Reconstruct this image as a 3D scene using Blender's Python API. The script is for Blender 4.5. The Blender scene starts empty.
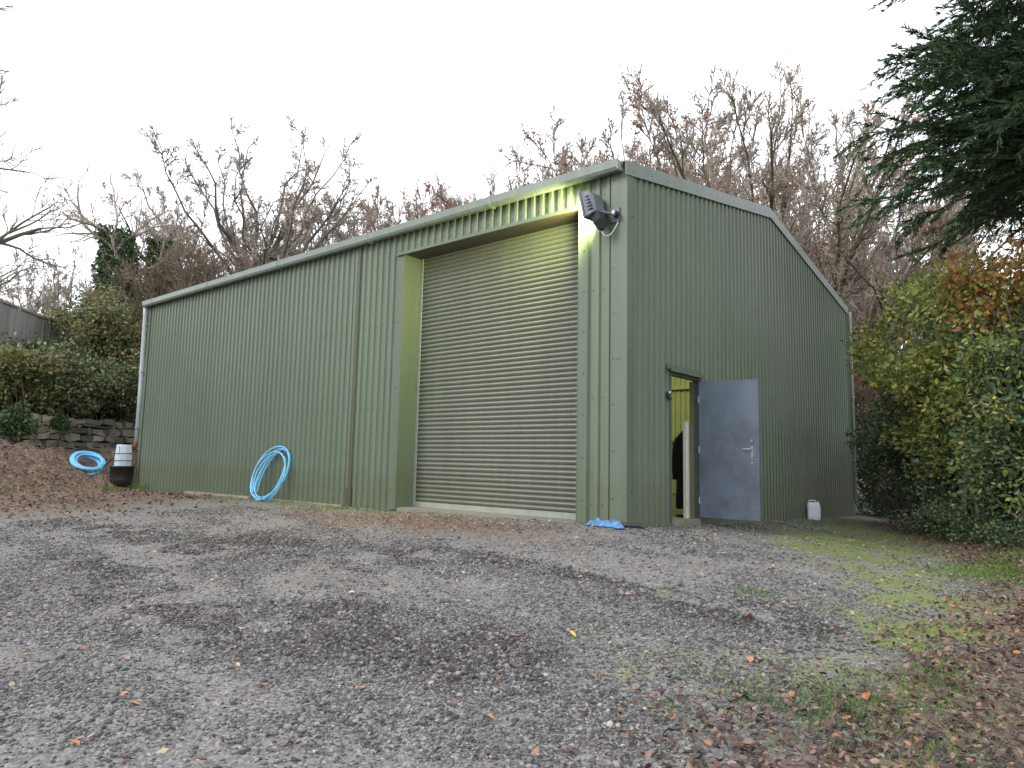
import bpy, math, numpy as np
from mathutils import Matrix, Vector

sc = bpy.context.scene
COL = sc.collection
rng = np.random.default_rng(7)
PI = math.pi

# ------------------------------------------------------------------ camera frame
CAMP = np.array([4.7475, -8.0393, 0.796])
FPX = 699.52
YAW, PITCH, ROLL = 0.6957, 0.1116, 0.0207
def cam_axes():
    cy, sy = math.cos(YAW), math.sin(YAW)
    fw = np.array([-sy*math.cos(PITCH), cy*math.cos(PITCH), math.sin(PITCH)])
    ri = np.array([cy, sy, 0.0]); up = np.cross(ri, fw)
    r = math.cos(ROLL)*ri + math.sin(ROLL)*up
    u = -math.sin(ROLL)*ri + math.cos(ROLL)*up
    return r, u, fw
CR, CU, CF = cam_axes()
def at(px, D):
    """plan position D metres from the camera in the direction of image column px"""
    d = CF*FPX + CR*(px-512) - CU*(462-384)
    h = math.hypot(d[0], d[1])
    return np.array([CAMP[0]+d[0]/h*D, CAMP[1]+d[1]/h*D])
def in_view(P, margin=40):
    d = P - CAMP
    z = d @ CF
    x = 512 + FPX*(d @ CR)/np.maximum(z, 1e-3); y = 384 - FPX*(d @ CU)/np.maximum(z, 1e-3)
    return (z > 0.3) & (x > -margin) & (x < 1024+margin) & (y > -margin) & (y < 768+margin)

# ------------------------------------------------------------------ shed dimensions
L, W, H, HR = 14.8, 10.94, 4.9, 5.86
OX0, OX1, OZ = -4.46, -0.75, 4.42          # shutter opening
DY0, DY1, DZ = 1.22, 2.14, 2.10            # side door opening
REV = 0.46                                 # reveal depth

# ------------------------------------------------------------------ noise + terrain
def sstep(a, b, x):
    t = np.clip((x-a)/(b-a), 0, 1); return t*t*(3-2*t)
def vnoise(x, y, seed=0):
    xi = np.floor(x).astype(np.int64); yi = np.floor(y).astype(np.int64)
    xf = x-xi; yf = y-yi
    def h(a, b):
        n = (a*374761393 + b*668265263 + seed*974634777) & 0xffffffff
        n = ((n ^ (n >> 13))*1274126177) & 0xffffffff
        return ((n ^ (n >> 16)) & 0xffff)/65535.0
    u = xf*xf*(3-2*xf); v = yf*yf*(3-2*yf)
    return (h(xi, yi)*(1-u)+h(xi+1, yi)*u)*(1-v) + (h(xi, yi+1)*(1-u)+h(xi+1, yi+1)*u)*v
def fbm(x, y, seed=0, oct=4):
    s = 0; a = 0.5; t = 0
    for k in range(oct):
        s = s + a*vnoise(x*2**k+k*17.3, y*2**k-k*9.1, seed+k); t += a; a *= .55
    return s/t
W1 = at(0, 23.0); W2 = at(150, 26.3)
WD = (W2-W1)/np.linalg.norm(W2-W1); WN = np.array([-abs(WD[1]), -abs(WD[0])])
if np.dot(CAMP[:2]-W1, WN) > 0: WN = -WN
def edge_x(y): return np.where(y < 1, 3.62+.06*np.clip(y+4, -3, 3), np.maximum(3.80-0.30*(y-1), 0.6))
def gz0(x, y):
    dx = np.maximum(0, x); dy = np.maximum(0, -y)
    r = np.sqrt(dx*dx+dy*dy)
    g = -1.0*np.tanh(0.093*r)
    g = g*(1-.68*sstep(-5, -15, x))
    g = g - 0.032*np.clip(y, 0, 11)*sstep(-3, 0, x)
    g = g - 0.007*np.clip(-x, 0, 15)
    g = g + np.minimum(0.20*np.maximum(0, x-edge_x(y)), 0.9)*sstep(-3.5, 2, y)
    s = (x-W1[0])*WN[0] + (y-W1[1])*WN[1]
    left = sstep(-13.2, -14.9, x)
    bank = 0.95*sstep(-3.6, -.6, s) + np.where(s > 0.25, .85, 0)*sstep(.2, .4, s) + 0.7*np.clip(s-.4, 0, 2.4)
    mx, my = at(-8, 21.8); g = g + bank*left + .30*np.exp(-((x-mx)**2+(y-my)**2)/2.2)*left
    return g
def gz(x, y):
    x = np.asarray(x, float); y = np.asarray(y, float)
    g = gz0(x, y)
    near = np.exp(-((x-1)**2+(y+4)**2)/220.0)
    s = (x-W1[0])*WN[0] + (y-W1[1])*WN[1]
    bank = sstep(-3.6, -2.4, s)*sstep(-13.5, -15, x)
    g = g + (fbm(x*1.3, y*1.3, 3, 4)-.5)*0.10*near
    g = g + bank*(fbm(x*2.6, y*2.6, 9, 5)-.5)*0.75
    # tyre ruts curving across the yard
    q = (y+4.6) + 0.28*(x+1) + 0.5*np.sin(x*.35)
    g = g - 0.03*np.exp(-(q/.22)**2) + .018*np.exp(-((q-.42)/.2)**2) - 0.03*np.exp(-((q-1.7)/.24)**2)+ .018*np.exp(-((q-1.3)/.2)**2)
    inside = (x < 0.1) & (x > -L-.1) & (y > -.12) & (y < W+.1)
    g = np.where(inside, np.minimum(g, -0.10), g)
    return g

# ------------------------------------------------------------------ mesh helpers
def link(name, me, mats, parent=None, smooth=False):
    o = bpy.data.objects.new(name, me); COL.objects.link(o)
    for m in (mats if isinstance(mats, (list, tuple)) else [mats]): me.materials.append(m)
    if smooth: me.polygons.foreach_set('use_smooth', np.ones(len(me.polygons), bool))
    if parent is not None: o.parent = parent
    return o
def np_mesh(name, V, F, mats, parent=None, smooth=False, mi=None):
    V = np.asarray(V, np.float32).reshape(-1, 3); F = np.asarray(F, np.int32)
    me = bpy.data.meshes.new(name)
    me.vertices.add(len(V)); me.vertices.foreach_set('co', V.ravel())
    n, k = F.shape
    me.loops.add(n*k); me.loops.foreach_set('vertex_index', F.ravel())
    me.polygons.add(n); me.polygons.foreach_set('loop_start', np.arange(0, n*k, k, dtype=np.int32))
    me.polygons.foreach_set('loop_total', np.full(n, k, np.int32))
    if mi is not None: me.polygons.foreach_set('material_index', np.asarray(mi, np.int32))
    me.update(calc_edges=True); me.validate()
    return link(name, me, mats, parent, smooth)

class MB:
    def __init__(s): s.v = []; s.f = []; s.m = []
    def quad(s, pts, m=0):
        b = len(s.v); s.v += [tuple(map(float, p)) for p in pts]; s.f.append(tuple(range(b, b+len(pts)))); s.m.append(m); return s
    def box(s, a, b, m=0, M=None):
        (x0, y0, z0), (x1, y1, z1) = a, b
        c = [(x0,y0,z0),(x1,y0,z0),(x1,y1,z0),(x0,y1,z0),(x0,y0,z1),(x1,y0,z1),(x1,y1,z1),(x0,y1,z1)]
        if M is not None: c = [tuple(M @ Vector(p)) for p in c]
        k = len(s.v); s.v += c
        for f in ((0,3,2,1),(4,5,6,7),(0,1,5,4),(1,2,6,5),(2,3,7,6),(3,0,4,7)):
            s.f.append(tuple(k+i for i in f)); s.m.append(m)
        return s
    def loft(s, rings, m=0, cap=True, closed=True):
        k = len(s.v); n = len(rings[0])
        for r in rings: s.v += [tuple(map(float, p)) for p in r]
        for i in range(len(rings)-1):
            for j in range(n if closed else n-1):
                j2 = (j+1) % n
                s.f.append((k+i*n+j, k+i*n+j2, k+(i+1)*n+j2, k+(i+1)*n+j)); s.m.append(m)
        if cap and closed:
            s.f.append(tuple(k+j for j in range(n-1, -1, -1))); s.m.append(m)
            s.f.append(tuple(k+(len(rings)-1)*n+j for j in range(n))); s.m.append(m)
        return s
    def tube(s, pts, r, n=8, m=0, cap=True):
        pts = [np.array(p, float) for p in pts]; rings = []
        rr = r if isinstance(r, (list, tuple, np.ndarray)) else [r]*len(pts)
        prev = None
        for i, p in enumerate(pts):
            t = pts[min(i+1, len(pts)-1)]-pts[max(i-1, 0)]; t /= np.linalg.norm(t)+1e-9
            if prev is None:
                a = np.array([0, 0, 1.0]) if abs(t[2]) < .9 else np.array([1.0, 0, 0])
                prev = np.cross(t, a)
            prev = prev - t*np.dot(prev, t); prev /= np.linalg.norm(prev)
            b = np.cross(t, prev)
            rings.append([p + rr[i]*(math.cos(2*PI*j/n)*prev + math.sin(2*PI*j/n)*b) for j in range(n)])
        return s.loft(rings, m, cap)
    def disc(s, c, n, r, h=.006, m=0, k=6):
        c = np.array(c, float); n = np.array(n, float)
        return s.tube([c, c+n*h], r, k, m)
    def build(s, name, mats, parent=None, smooth=False, bevel=0):
        me = bpy.data.meshes.new(name); me.from_pydata(s.v, [], s.f); me.update()
        me.polygons.foreach_set('material_index', s.m)
        o = link(name, me, mats, parent, smooth)
        if bevel:
            b = o.modifiers.new('bevel', 'BEVEL'); b.width = bevel; b.segments = 2; b.limit_method = 'ANGLE'
        return o

def thing(name, label, cat, loc=(0, 0, 0), rotz=0, group=None):
    o = bpy.data.objects.new(name, None); COL.objects.link(o)
    o.location = tuple(map(float, loc)); o.rotation_euler = (0, 0, rotz); o.empty_display_size = .2
    return tag(o, label, cat, group)
def tag(o, label=None, cat=None, group=None, kind=None):
    if label: o['label'] = label
    if cat: o['category'] = cat
    if group: o['group'] = group
    if kind: o['kind'] = kind
    return o
def dup(root, loc, rotz, label, group=None, scale=1.0):
    r = root.copy(); COL.objects.link(r); r.location = tuple(map(float, loc)); r.rotation_euler = (0, 0, rotz); r.scale = (scale,)*3
    r['label'] = label
    if group: r['group'] = group
    for ch in list(root.children):
        c = ch.copy(); COL.objects.link(c); c.parent = r
    return r

# ------------------------------------------------------------------ materials
class NT:
    def __init__(s, name):
        s.m = bpy.data.materials.new(name); s.m.use_nodes = True
        s.t = s.m.node_tree; s.b = s.t.nodes['Principled BSDF']; s.out = s.t.nodes['Material Output']
        s.obj = None
    def n(s, typ, **kw):
        nd = s.t.nodes.new(typ)
        for k, v in kw.items():
            if hasattr(nd, k): setattr(nd, k, v)
            else: nd.inputs[k.replace('_', ' ')].default_value = v
        return nd
    def l(s, a, b): s.t.links.new(a, b)
    def coord(s, sx=1, sy=1, sz=1, kind='Object'):
        tc = s.n('ShaderNodeTexCoord'); mp = s.n('ShaderNodeMapping')
        mp.inputs['Scale'].default_value = (sx, sy, sz); s.l(tc.outputs[kind], mp.inputs[0]); return mp.outputs[0]
    def noise(s, vec, scale, detail=4, rough=.55, out='Fac'):
        nd = s.n('ShaderNodeTexNoise', Scale=scale, Detail=detail, Roughness=rough); s.l(vec, nd.inputs['Vector']); return nd.outputs[out]
    def vor(s, vec, scale, feature='F1', out='Distance'):
        nd = s.n('ShaderNodeTexVoronoi'); nd.feature = feature; nd.inputs['Scale'].default_value = scale
        s.l(vec, nd.inputs['Vector']); return nd.outputs[out]
    def ramp(s, fac, stops, interp='LINEAR'):
        r = s.n('ShaderNodeValToRGB'); r.color_ramp.interpolation = interp
        e = r.color_ramp.elements
        while len(e) > 1: e.remove(e[0])
        e[0].position = stops[0][0]; e[0].color = c4(stops[0][1])
        for p, c in stops[1:]:
            q = e.new(p); q.color = c4(c)
        s.l(fac, r.inputs[0]); return r.outputs[0]
    def mix(s, fac, a, b, mode='MIX'):
        m = s.n('ShaderNodeMix'); m.data_type = 'RGBA'; m.blend_type = mode
        for inp, v in ((m.inputs[0], fac), (m.inputs[6], a), (m.inputs[7], b)):
            if hasattr(v, 'is_output'): s.l(v, inp)
            elif inp.type == 'VALUE': inp.default_value = v
            else: inp.default_value = c4(v)
        return m.outputs[2]
    def math(s, op, a, b=0.0, clamp=False):
        m = s.n('ShaderNodeMath'); m.operation = op; m.use_clamp = clamp
        for inp, v in ((m.inputs[0], a), (m.inputs[1], b)):
            if hasattr(v, 'is_output'): s.l(v, inp)
            else: inp.default_value = v
        return m.outputs[0]
    def bump(s, h, strength=.5, dist=.01, prev=None):
        b = s.n('ShaderNodeBump'); b.inputs['Strength'].default_value = strength; b.inputs['Distance'].default_value = dist
        s.l(h, b.inputs['Height'])
        if prev is not None: s.l(prev, b.inputs['Normal'])
        s.l(b.outputs[0], s.b.inputs['Normal']); return b.outputs[0]
    def col(s, c):
        if hasattr(c, 'is_output'): s.l(c, s.b.inputs['Base Color'])
        else: s.b.inputs['Base Color'].default_value = c4(c)
    def set(s, **kw):
        for k, v in kw.items():
            i = s.b.inputs[k.replace('_', ' ')]
            if hasattr(v, 'is_output'): s.l(v, i)
            else: i.default_value = v
        return s
def c4(c):
    if isinstance(c, (int, float)): return (c, c, c, 1)
    return (c[0], c[1], c[2], 1)

def simple(name, c, rough=.6, metallic=0, var=.12, scale=6, bump=.0):
    t = NT(name); v = t.coord()
    n = t.noise(v, scale, 5)
    a = tuple(x*(1-var) for x in c); b = tuple(x*(1+var) for x in c)
    t.col(t.ramp(n, [(.3, a), (.7, b)])); t.set(Roughness=rough, Metallic=metallic)
    if bump: t.bump(t.noise(v, scale*12, 4), bump, .004)
    return t.m

def clad_mat(name, base, dirt=.6, rough=.42):
    t = NT(name)
    st = t.noise(t.coord(9, 9, .35), 1.0, 5, .6)
    bl = t.noise(t.coord(.9, .9, .7), 1.0, 5, .6)
    fine = t.noise(t.coord(), 60, 3)
    c = t.mix(t.ramp(st, [(.42, 0), (.75, 1)]), base, tuple(x*k for x, k in zip(base, (.84, .83, .81))))
    c = t.mix(t.math('MULTIPLY', t.ramp(bl, [(.45, 0), (.7, 1)]), .35), c, tuple(x*k for x, k in zip(base, (1.15, 1.12, 1.1))))
    # algae and splash dirt along the foot of the sheets
    sp = t.n('ShaderNodeSeparateXYZ'); t.l(t.coord(), sp.inputs[0])
    zz = t.math('ADD', t.math('MULTIPLY', sp.outputs[2], .5), t.math('MULTIPLY', t.noise(t.coord(5, 5, .8), 1.0, 6, .75), -.50))
    foot = t.ramp(zz, [(-.15, dirt*.7), (.08, 0)])
    c = t.mix(foot, c, (.10, .10, .055))
    pn = t.n('ShaderNodeVectorMath'); pn.operation = 'SNAP'; t.l(t.coord(), pn.inputs[0]); pn.inputs[1].default_value = (1.0, 1.0, 40.0)
    wn = t.n('ShaderNodeTexWhiteNoise'); t.l(pn.outputs[0], wn.inputs[0])
    c = t.mix(t.math('MULTIPLY', wn.outputs[0], .22), c, tuple(x*k for x, k in zip(base, (1.22, 1.16, 1.18))))
    blot = t.ramp(t.noise(t.coord(1.5, 1.5, 1.0), 2.3, 6, .7), [(.66, 0), (.82, .22)])
    c = t.mix(blot, c, (.085, .095, .06))
    t.col(c)
    t.set(Roughness=t.ramp(fine, [(.3, rough-.06), (.7, rough+.14)]))
    t.bump(t.noise(t.coord(1, 1, .6), 2.2, 3), .35, .03)
    return t.m

OLIVE = (.120, .160, .112)
M = {}
M['clad'] = clad_mat('olive_cladding', OLIVE)
M['trim'] = clad_mat('olive_trim', (.108, .142, .102), .3, .38)
M['pale_trim'] = clad_mat('pale_trim', (.185, .225, .200), .1, .34)
M['inner'] = simple('inner_sheet', (.50, .52, .36), .5, var=.06)
M['slat'] = clad_mat('shutter_slat', (.150, .170, .138), .3, .34)
M['screw'] = simple('screw_head', (.05, .06, .05), .4, .3)
M['soffit'] = simple('brown_soffit', (.075, .066, .05), .7)
M['galv'] = simple('galvanised', (.36, .38, .38), .45, .4, .15, 9)
M['concrete'] = simple('concrete', (.20, .19, .165), .85, var=.2, scale=7, bump=.5)
M['rubber'] = simple('dark_rubber', (.02, .02, .022), .6)
M['pipegrey'] = simple('pale_pipe', (.42, .47, .52), .4, var=.06)
M['floor'] = simple('floor_slab', (.30, .30, .22), .7, var=.15)

def stain_mat():
    t = NT('rust_stained_strip')
    n = t.noise(t.coord(14, 14, .7), 1, 6, .7)
    n2 = t.noise(t.coord(3, 3, .5), 1.3, 4, .6)
    c = t.mix(t.ramp(n, [(.34, 0), (.62, 1)]), (.085, .095, .06), (.075, .060, .035))
    c = t.mix(t.math('MULTIPLY', t.ramp(n2, [(.45, 0), (.7, 1)]), .6), c, (.055, .045, .03))
    t.col(c); t.set(Roughness=.6); return t.m
M['stain'] = stain_mat()

def door_mat():
    t = NT('blue_grey_door_paint')
    n = t.noise(t.coord(1, 1, 1), 1.7, 6, .62); n2 = t.noise(t.coord(1, 1, .8), 3.3, 4, .7)
    c = t.mix(t.ramp(n, [(.40, 0), (.66, 1)]), (.140, .178, .228), (.080, .098, .122))
    c = t.mix(t.ramp(n2, [(.52, 0), (.75, .45)]), c, (.18, .215, .28))
    t.col(c); t.set(Roughness=.42); t.bump(t.noise(t.coord(), 5, 3), .12, .01); return t.m
M['door'] = door_mat()
M['steel'] = simple('brushed_steel', (.36, .37, .38), .35, .9)
M['white'] = simple('white_plastic', (.62, .65, .66), .4, var=.05)
M['whiteboard'] = simple('white_board', (.60, .60, .52), .6, var=.08)
M['black'] = simple('black_plastic', (.018, .019, .021), .45)
M['cloth'] = simple('black_cloth', (.010, .010, .012), .95)
M['blue'] = simple('blue_pipe', (.16, .50, .82), .35, var=.08)
M['bluesheet'] = simple('blue_sheet', (.07, .19, .36), .4, var=.5, scale=14)
M['grey_metal'] = simple('grey_cast_metal', (.13, .14, .17), .45, .3)
M['timber'] = simple('weathered_timber', (.30, .25, .19), .85, var=.3, scale=5)

def island_mat(name, stops, rough=.6, trans=0.0, extra=.12):
    t = NT(name)
    g = t.n('ShaderNodeNewGeometry')
    c = t.ramp(g.outputs['Random Per Island'], stops)
    n = t.noise(t.coord(), .8, 3)
    c = t.mix(t.ramp(n, [(.35, 0), (.65, extra)]), c, tuple(0.55*x for x in stops[0][1]))
    t.col(c); t.set(Roughness=rough)
    t.b.inputs['Specular IOR Level'].default_value = .3
    if trans:
        tr = t.n('ShaderNodeBsdfTranslucent'); t.l(c, tr.inputs[0])
        mx = t.n('ShaderNodeMixShader'); mx.inputs[0].default_value = trans
        t.l(t.b.outputs[0], mx.inputs[1]); t.l(tr.outputs[0], mx.inputs[2]); t.l(mx.outputs[0], t.out.inputs[0])
    return t.m
M['bark'] = simple('grey_brown_bark', (.14, .125, .105), .9, var=.35, scale=4, bump=.6)
M['conbark'] = simple('conifer_bark', (.05, .05, .035), .9)
M['mossbark'] = simple('mossy_bark', (.085, .080, .045), .9, var=.35, scale=3, bump=.6)
M['twig'] = simple('bare_twigs', (.34, .295, .25), .9, var=.25, scale=.5)
M['twigdark'] = simple('brown_twigs', (.19, .145, .105), .9, var=.3, scale=.5)
M['russet'] = island_mat('russet_leaves', [(0, (.22, .085, .06)), (.5, (.36, .15, .10)), (1, (.44, .24, .15))], .7, .3)
M['ivy'] = island_mat('ivy_leaves', [(0, (.035, .065, .028)), (.6, (.07, .12, .05)), (1, (.13, .18, .08))], .45, .1)
M['needle'] = island_mat('conifer_sprays', [(0, (.014, .040, .016)), (.5, (.030, .074, .028)), (.85, (.058, .118, .045)), (1, (.12, .18, .08))], .55, .12)
M['hazel'] = island_mat('yellow_green_leaves', [(0, (.14, .19, .055)), (.35, (.24, .30, .085)), (.65, (.28, .30, .09)), (.85, (.48, .40, .08)), (1, (.24, .29, .15))], .5, .3)
M['laurel'] = island_mat('dark_leaves', [(0, (.042, .062, .038)), (.6, (.082, .122, .066)), (.9, (.13, .18, .10)), (1, (.21, .27, .14))], .4, .12)
M['orange'] = island_mat('orange_leaves', [(0, (.30, .09, .04)), (.35, (.42, .17, .06)), (.6, (.50, .31, .09)), (.8, (.20, .23, .08)), (1, (.24, .26, .10))], .55, .35)
M['holly'] = island_mat('mixed_hedge_leaves', [(0, (.05, .070, .040)), (.5, (.12, .155, .075)), (.8, (.20, .235, .12)), (1, (.33, .31, .17))], .5, .1)
M['amber'] = island_mat('amber_leaves', [(0, (.13, .145, .065)), (.55, (.23, .23, .10)), (.8, (.32, .27, .12)), (1, (.48, .30, .13))], .55, .2)
M['bramble'] = island_mat('bramble_leaves', [(0, (.05, .085, .04)), (.6, (.085, .135, .065)), (1, (.19, .24, .12))], .5, .2)
M['litter'] = island_mat('leaf_litter', [(0, (.048, .034, .032)), (.35, (.095, .062, .054)), (.65, (.170, .110, .090)), (.88, (.27, .18, .14)), (.975, (.36, .17, .08)), (1, (.26, .25, .25))], .6, .1)
M['yardleaf'] = island_mat('yard_leaves', [(0, (.20, .11, .085)), (.5, (.34, .20, .145)), (.8, (.42, .29, .22)), (1, (.46, .38, .25))], .6, .1)
M['stones'] = island_mat('loose_stones', [(0, (.050, .049, .052)), (.35, (.108, .106, .110)), (.65, (.17, .166, .168)), (.85, (.245, .236, .232)), (.97, (.29, .25, .235)), (1, (.42, .40, .38))], .75, 0, .2)
M['grass'] = island_mat('grass_blades', [(0, (.05, .11, .016)), (.6, (.11, .22, .035)), (1, (.22, .30, .07))], .5, .25)

def ground_mat():
    t = NT('yard_ground')
    v = t.coord()
    at_ = t.n('ShaderNodeAttribute'); at_.attribute_name = 'zone'
    sp = t.n('ShaderNodeSeparateColor'); t.l(at_.outputs['Color'], sp.inputs[0])
    moss, brown, dark = sp.outputs[0], sp.outputs[1], sp.outputs[2]
    big = t.noise(v, .9, 5, .6); mid = t.noise(v, 5, 6, .65); fine = t.noise(v, 38, 5, .7)
    cells = t.n('ShaderNodeTexVoronoi'); cells.inputs['Scale'].default_value = 62; t.l(v, cells.inputs['Vector'])
    cells2 = t.n('ShaderNodeTexVoronoi'); cells2.inputs['Scale'].default_value = 27; t.l(v, cells2.inputs['Vector'])
    cs = t.n('ShaderNodeSeparateColor'); t.l(cells.outputs['Color'], cs.inputs[0])
    cs2 = t.n('ShaderNodeSeparateColor'); t.l(cells2.outputs['Color'], cs2.inputs[0])
    c = t.ramp(cs.outputs[0], [(0, (.058, .055, .055)), (.4, (.140, .134, .132)), (.75, (.225, .215, .208)), (.92, (.31, .275, .25)), (1, (.48, .44, .39))])
    c2 = t.ramp(cs2.outputs[1], [(0, (.10, .098, .10)), (.6, (.165, .162, .163)), (1, (.27, .26, .255))])
    c = t.mix(.4, c, c2)
    fines = t.mix(t.ramp(mid, [(.35, 0), (.65, 1)]), (.172, .161, .150), (.240, .230, .218))
    c = t.mix(t.ramp(t.math('ADD', mid, t.math('MULTIPLY', big, .6)), [(.70, 0), (1.0, .6)]), c, fines)
    # dark damp scraped patches
    c = t.mix(t.math('MULTIPLY', t.ramp(t.math('ADD', t.math('MULTIPLY', dark, .7), t.math('MULTIPLY', mid, .5)), [(.40, 0), (.85, 1)]), .52), c, (.064, .056, .052))
    # brown earth and rotted leaves
    bm = t.ramp(t.math('ADD', brown, t.math('MULTIPLY', t.math('SUBTRACT', mid, .5), 1.1)), [(.25, 0), (.75, 1)])
    bc = t.ramp(cs2.outputs[0], [(0, (.050, .031, .020)), (.5, (.125, .076, .048)), (.85, (.20, .125, .08)), (1, (.33, .22, .15))])
    c = t.mix(t.math('MULTIPLY', bm, .85), c, bc)
    mm = t.ramp(t.math('ADD', moss, t.math('MULTIPLY', t.math('SUBTRACT', t.math('ADD', t.math('MULTIPLY', mid, .6), t.math('MULTIPLY', fine, .4)), .5), 3.6)), [(.3, 0), (.85, 1)])
    mc = t.ramp(fine, [(.3, (.085, .110, .024)), (.55, (.170, .215, .042)), (.8, (.26, .31, .08))])
    c = t.mix(t.math('MULTIPLY', mm, .85), c, mc)
    t.col(c); t.set(Roughness=.88)
    h = t.math('ADD', t.math('MULTIPLY', cells.outputs['Distance'], -.6), t.math('MULTIPLY', cells2.outputs['Distance'], -1.0))
    h = t.math('ADD', h, t.math('MULTIPLY', fine, .9))
    b1 = t.bump(mid, .5, .06)
    t.bump(h, .9, .014, b1)
    return t.m
M['ground'] = ground_mat()

# ------------------------------------------------------------------ ground
def dens(a, b, breaks):
    out = [a]
    while out[-1] < b:
        x = out[-1]; st = 6.0
        for lo, hi, s in breaks:
            if lo <= x < hi: st = s; break
        out.append(x+st)
    return np.array(out)
gx = dens(-420, 420, [(-420, -60, 30), (-60, -22, 2), (-22, -10, .22), (-10, -4, .12), (-4, 5.2, .06), (5.2, 12, .3), (12, 60, 3), (60, 420, 30)])
gy = dens(-420, 420, [(-420, -60, 30), (-60, -12, 3), (-12, -8, .3), (-8, 0.6, .06), (.6, 12, .16), (12, 40, 1.5), (40, 420, 30)])
GX, GY = np.meshgrid(gx, gy, indexing='ij')
GZ = gz(GX, GY)
nx, ny = GX.shape
V = np.stack([GX, GY, GZ], -1).reshape(-1, 3)
idx = np.arange(nx*ny).reshape(nx, ny)
F = np.stack([idx[:-1, :-1], idx[1:, :-1], idx[1:, 1:], idx[:-1, 1:]], -1).reshape(-1, 4)
def zones(x, y):
    def el(cx, cy, rx, ry): return np.exp(-(((x-cx)/rx)**2+((y-cy)/ry)**2))
    moss = el(2.0, 3.8, .8, 2.4)*1.5 + el(3.55, -1.6, .6, 1.8)*1.0 + el(3.0, 1.2, .8, 2.0)*.85 + el(1.0, 5.5, 1, 3)*.5 + el(-7.5, -.5, 2.6, .35)*.8 + el(1.9, -2.6, 1.3, 1.3)*.16 + el(2.8, -4.2, .9, .9)*.24
    moss += sstep(0.2, 1.6, x-edge_x(y))*.35
    brown = sstep(-.5, .5, x-edge_x(y)) + sstep(-6.5, -13.0, x)*.9 + .36*sstep(.48, .75, fbm(x*.7+3, y*1.1, 91, 3))*sstep(2.5, -1, x) + el(-3.0, -.9, 3.5, .8)*.8 + el(.8, 8.5, 1.6, 3)*.5
    s = (x-W1[0])*WN[0] + (y-W1[1])*WN[1]
    brown = brown + sstep(-4.4, -3, s)*sstep(-13, -14.5, x)
    dark = el(.9, -4.7, 1.2, .42)*1.3 + el(2.5, -2.7, .8, .32)*1.3 + el(-3.8, -3.3, 2.0, .5)*1.1 + el(0, -2.4, 2.2, .3)*.8 + el(-1.2, -5.4, 1.2, .3)*.8 + el(-7, -3.6, 2.0, .4)*.7 + el(-3.5, -4.9, 1.6, .28)*.8
    dark = dark*(.15+1.55*sstep(.36, .66, fbm(x*2.6+11, y*3.6, 61, 4))) + .35*sstep(.58, .74, fbm(x*1.2, y*2.6+5, 71, 4))*sstep(3, 1, x)
    moss = moss*(.45+1.0*sstep(.35, .65, fbm(x*2.2+3, y*2.0, 81, 4)))
    return np.clip(moss, 0, 1), np.clip(brown, 0, 1), np.clip(dark, 0, 1)
ground = np_mesh('ground', V, F, M['ground'], smooth=True)
mo, br, dk = zones(V[:, 0], V[:, 1])
ca = ground.data.color_attributes.new('zone', 'FLOAT_COLOR', 'POINT')
ca.data.foreach_set('color', np.stack([mo, br, dk, np.ones_like(mo)], -1).astype(np.float32).ravel())
tag(ground, kind='structure')

# ------------------------------------------------------------------ scatter helper
def rot_mats(n, tilt=1.0, r=None):
    """random z-rotation then random tilt (radians std)"""
    r = r or rng
    a = r.uniform(0, 2*PI, n); b = r.normal(0, 1, n)*tilt; c = r.normal(0, 1, n)*tilt
    ca_, sa = np.cos(a), np.sin(a); cb, sb = np.cos(b), np.sin(b); cc, s_c = np.cos(c), np.sin(c)
    z = np.zeros(n); o = np.ones(n)
    Rz = np.stack([ca_, -sa, z, sa, ca_, z, z, z, o], -1).reshape(n, 3, 3)
    Rx = np.stack([o, z, z, z, cb, -sb, z, sb, cb], -1).reshape(n, 3, 3)
    Ry = np.stack([cc, z, s_c, z, o, z, -s_c, z, cc], -1).reshape(n, 3, 3)
    return Rx @ Ry @ Rz
def frames(d, r=None):
    """rotation matrices whose x axis is d, roll random"""
    r = r or rng
    d = d/(np.linalg.norm(d, axis=1, keepdims=True)+1e-9); n = len(d)
    q = r.normal(0, 1, (n, 3)); y = np.cross(d, q); y /= np.linalg.norm(y, axis=1, keepdims=True)+1e-9
    z = np.cross(d, y)
    return np.stack([d, y, z], -1)
def inst(tv, tf, pos, R, sc_):
    tv = np.asarray(tv, float); n = len(pos); k = len(tv)
    s = np.asarray(sc_, float)
    if s.ndim == 1: s = np.repeat(s[:, None], 3, 1)
    V = np.einsum('nij,nkj->nki', R, tv[None]*s[:, None, :]) + pos[:, None, :]
    F = (np.asarray(tf)[None] + (np.arange(n)*k)[:, None, None]).reshape(-1, len(tf[0]))
    return V.reshape(-1, 3), F
LEAF_V = [(0, 0, 0), (.35, .26, .06), (.72, .22, .10), (1, 0, .02), (.72, -.22, .10), (.35, -.26, .06), (.5, 0, -.02)]
LEAF_F = [(0, 6, 1), (1, 6, 2), (2, 6, 3), (3, 6, 4), (4, 6, 5), (5, 6, 0)]
L4_V = [(0, 0, 0), (.5, .27, .07), (1, 0, -.03), (.5, -.27, .07)]
L4_F = [(0, 1, 2), (0, 2, 3)]

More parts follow.
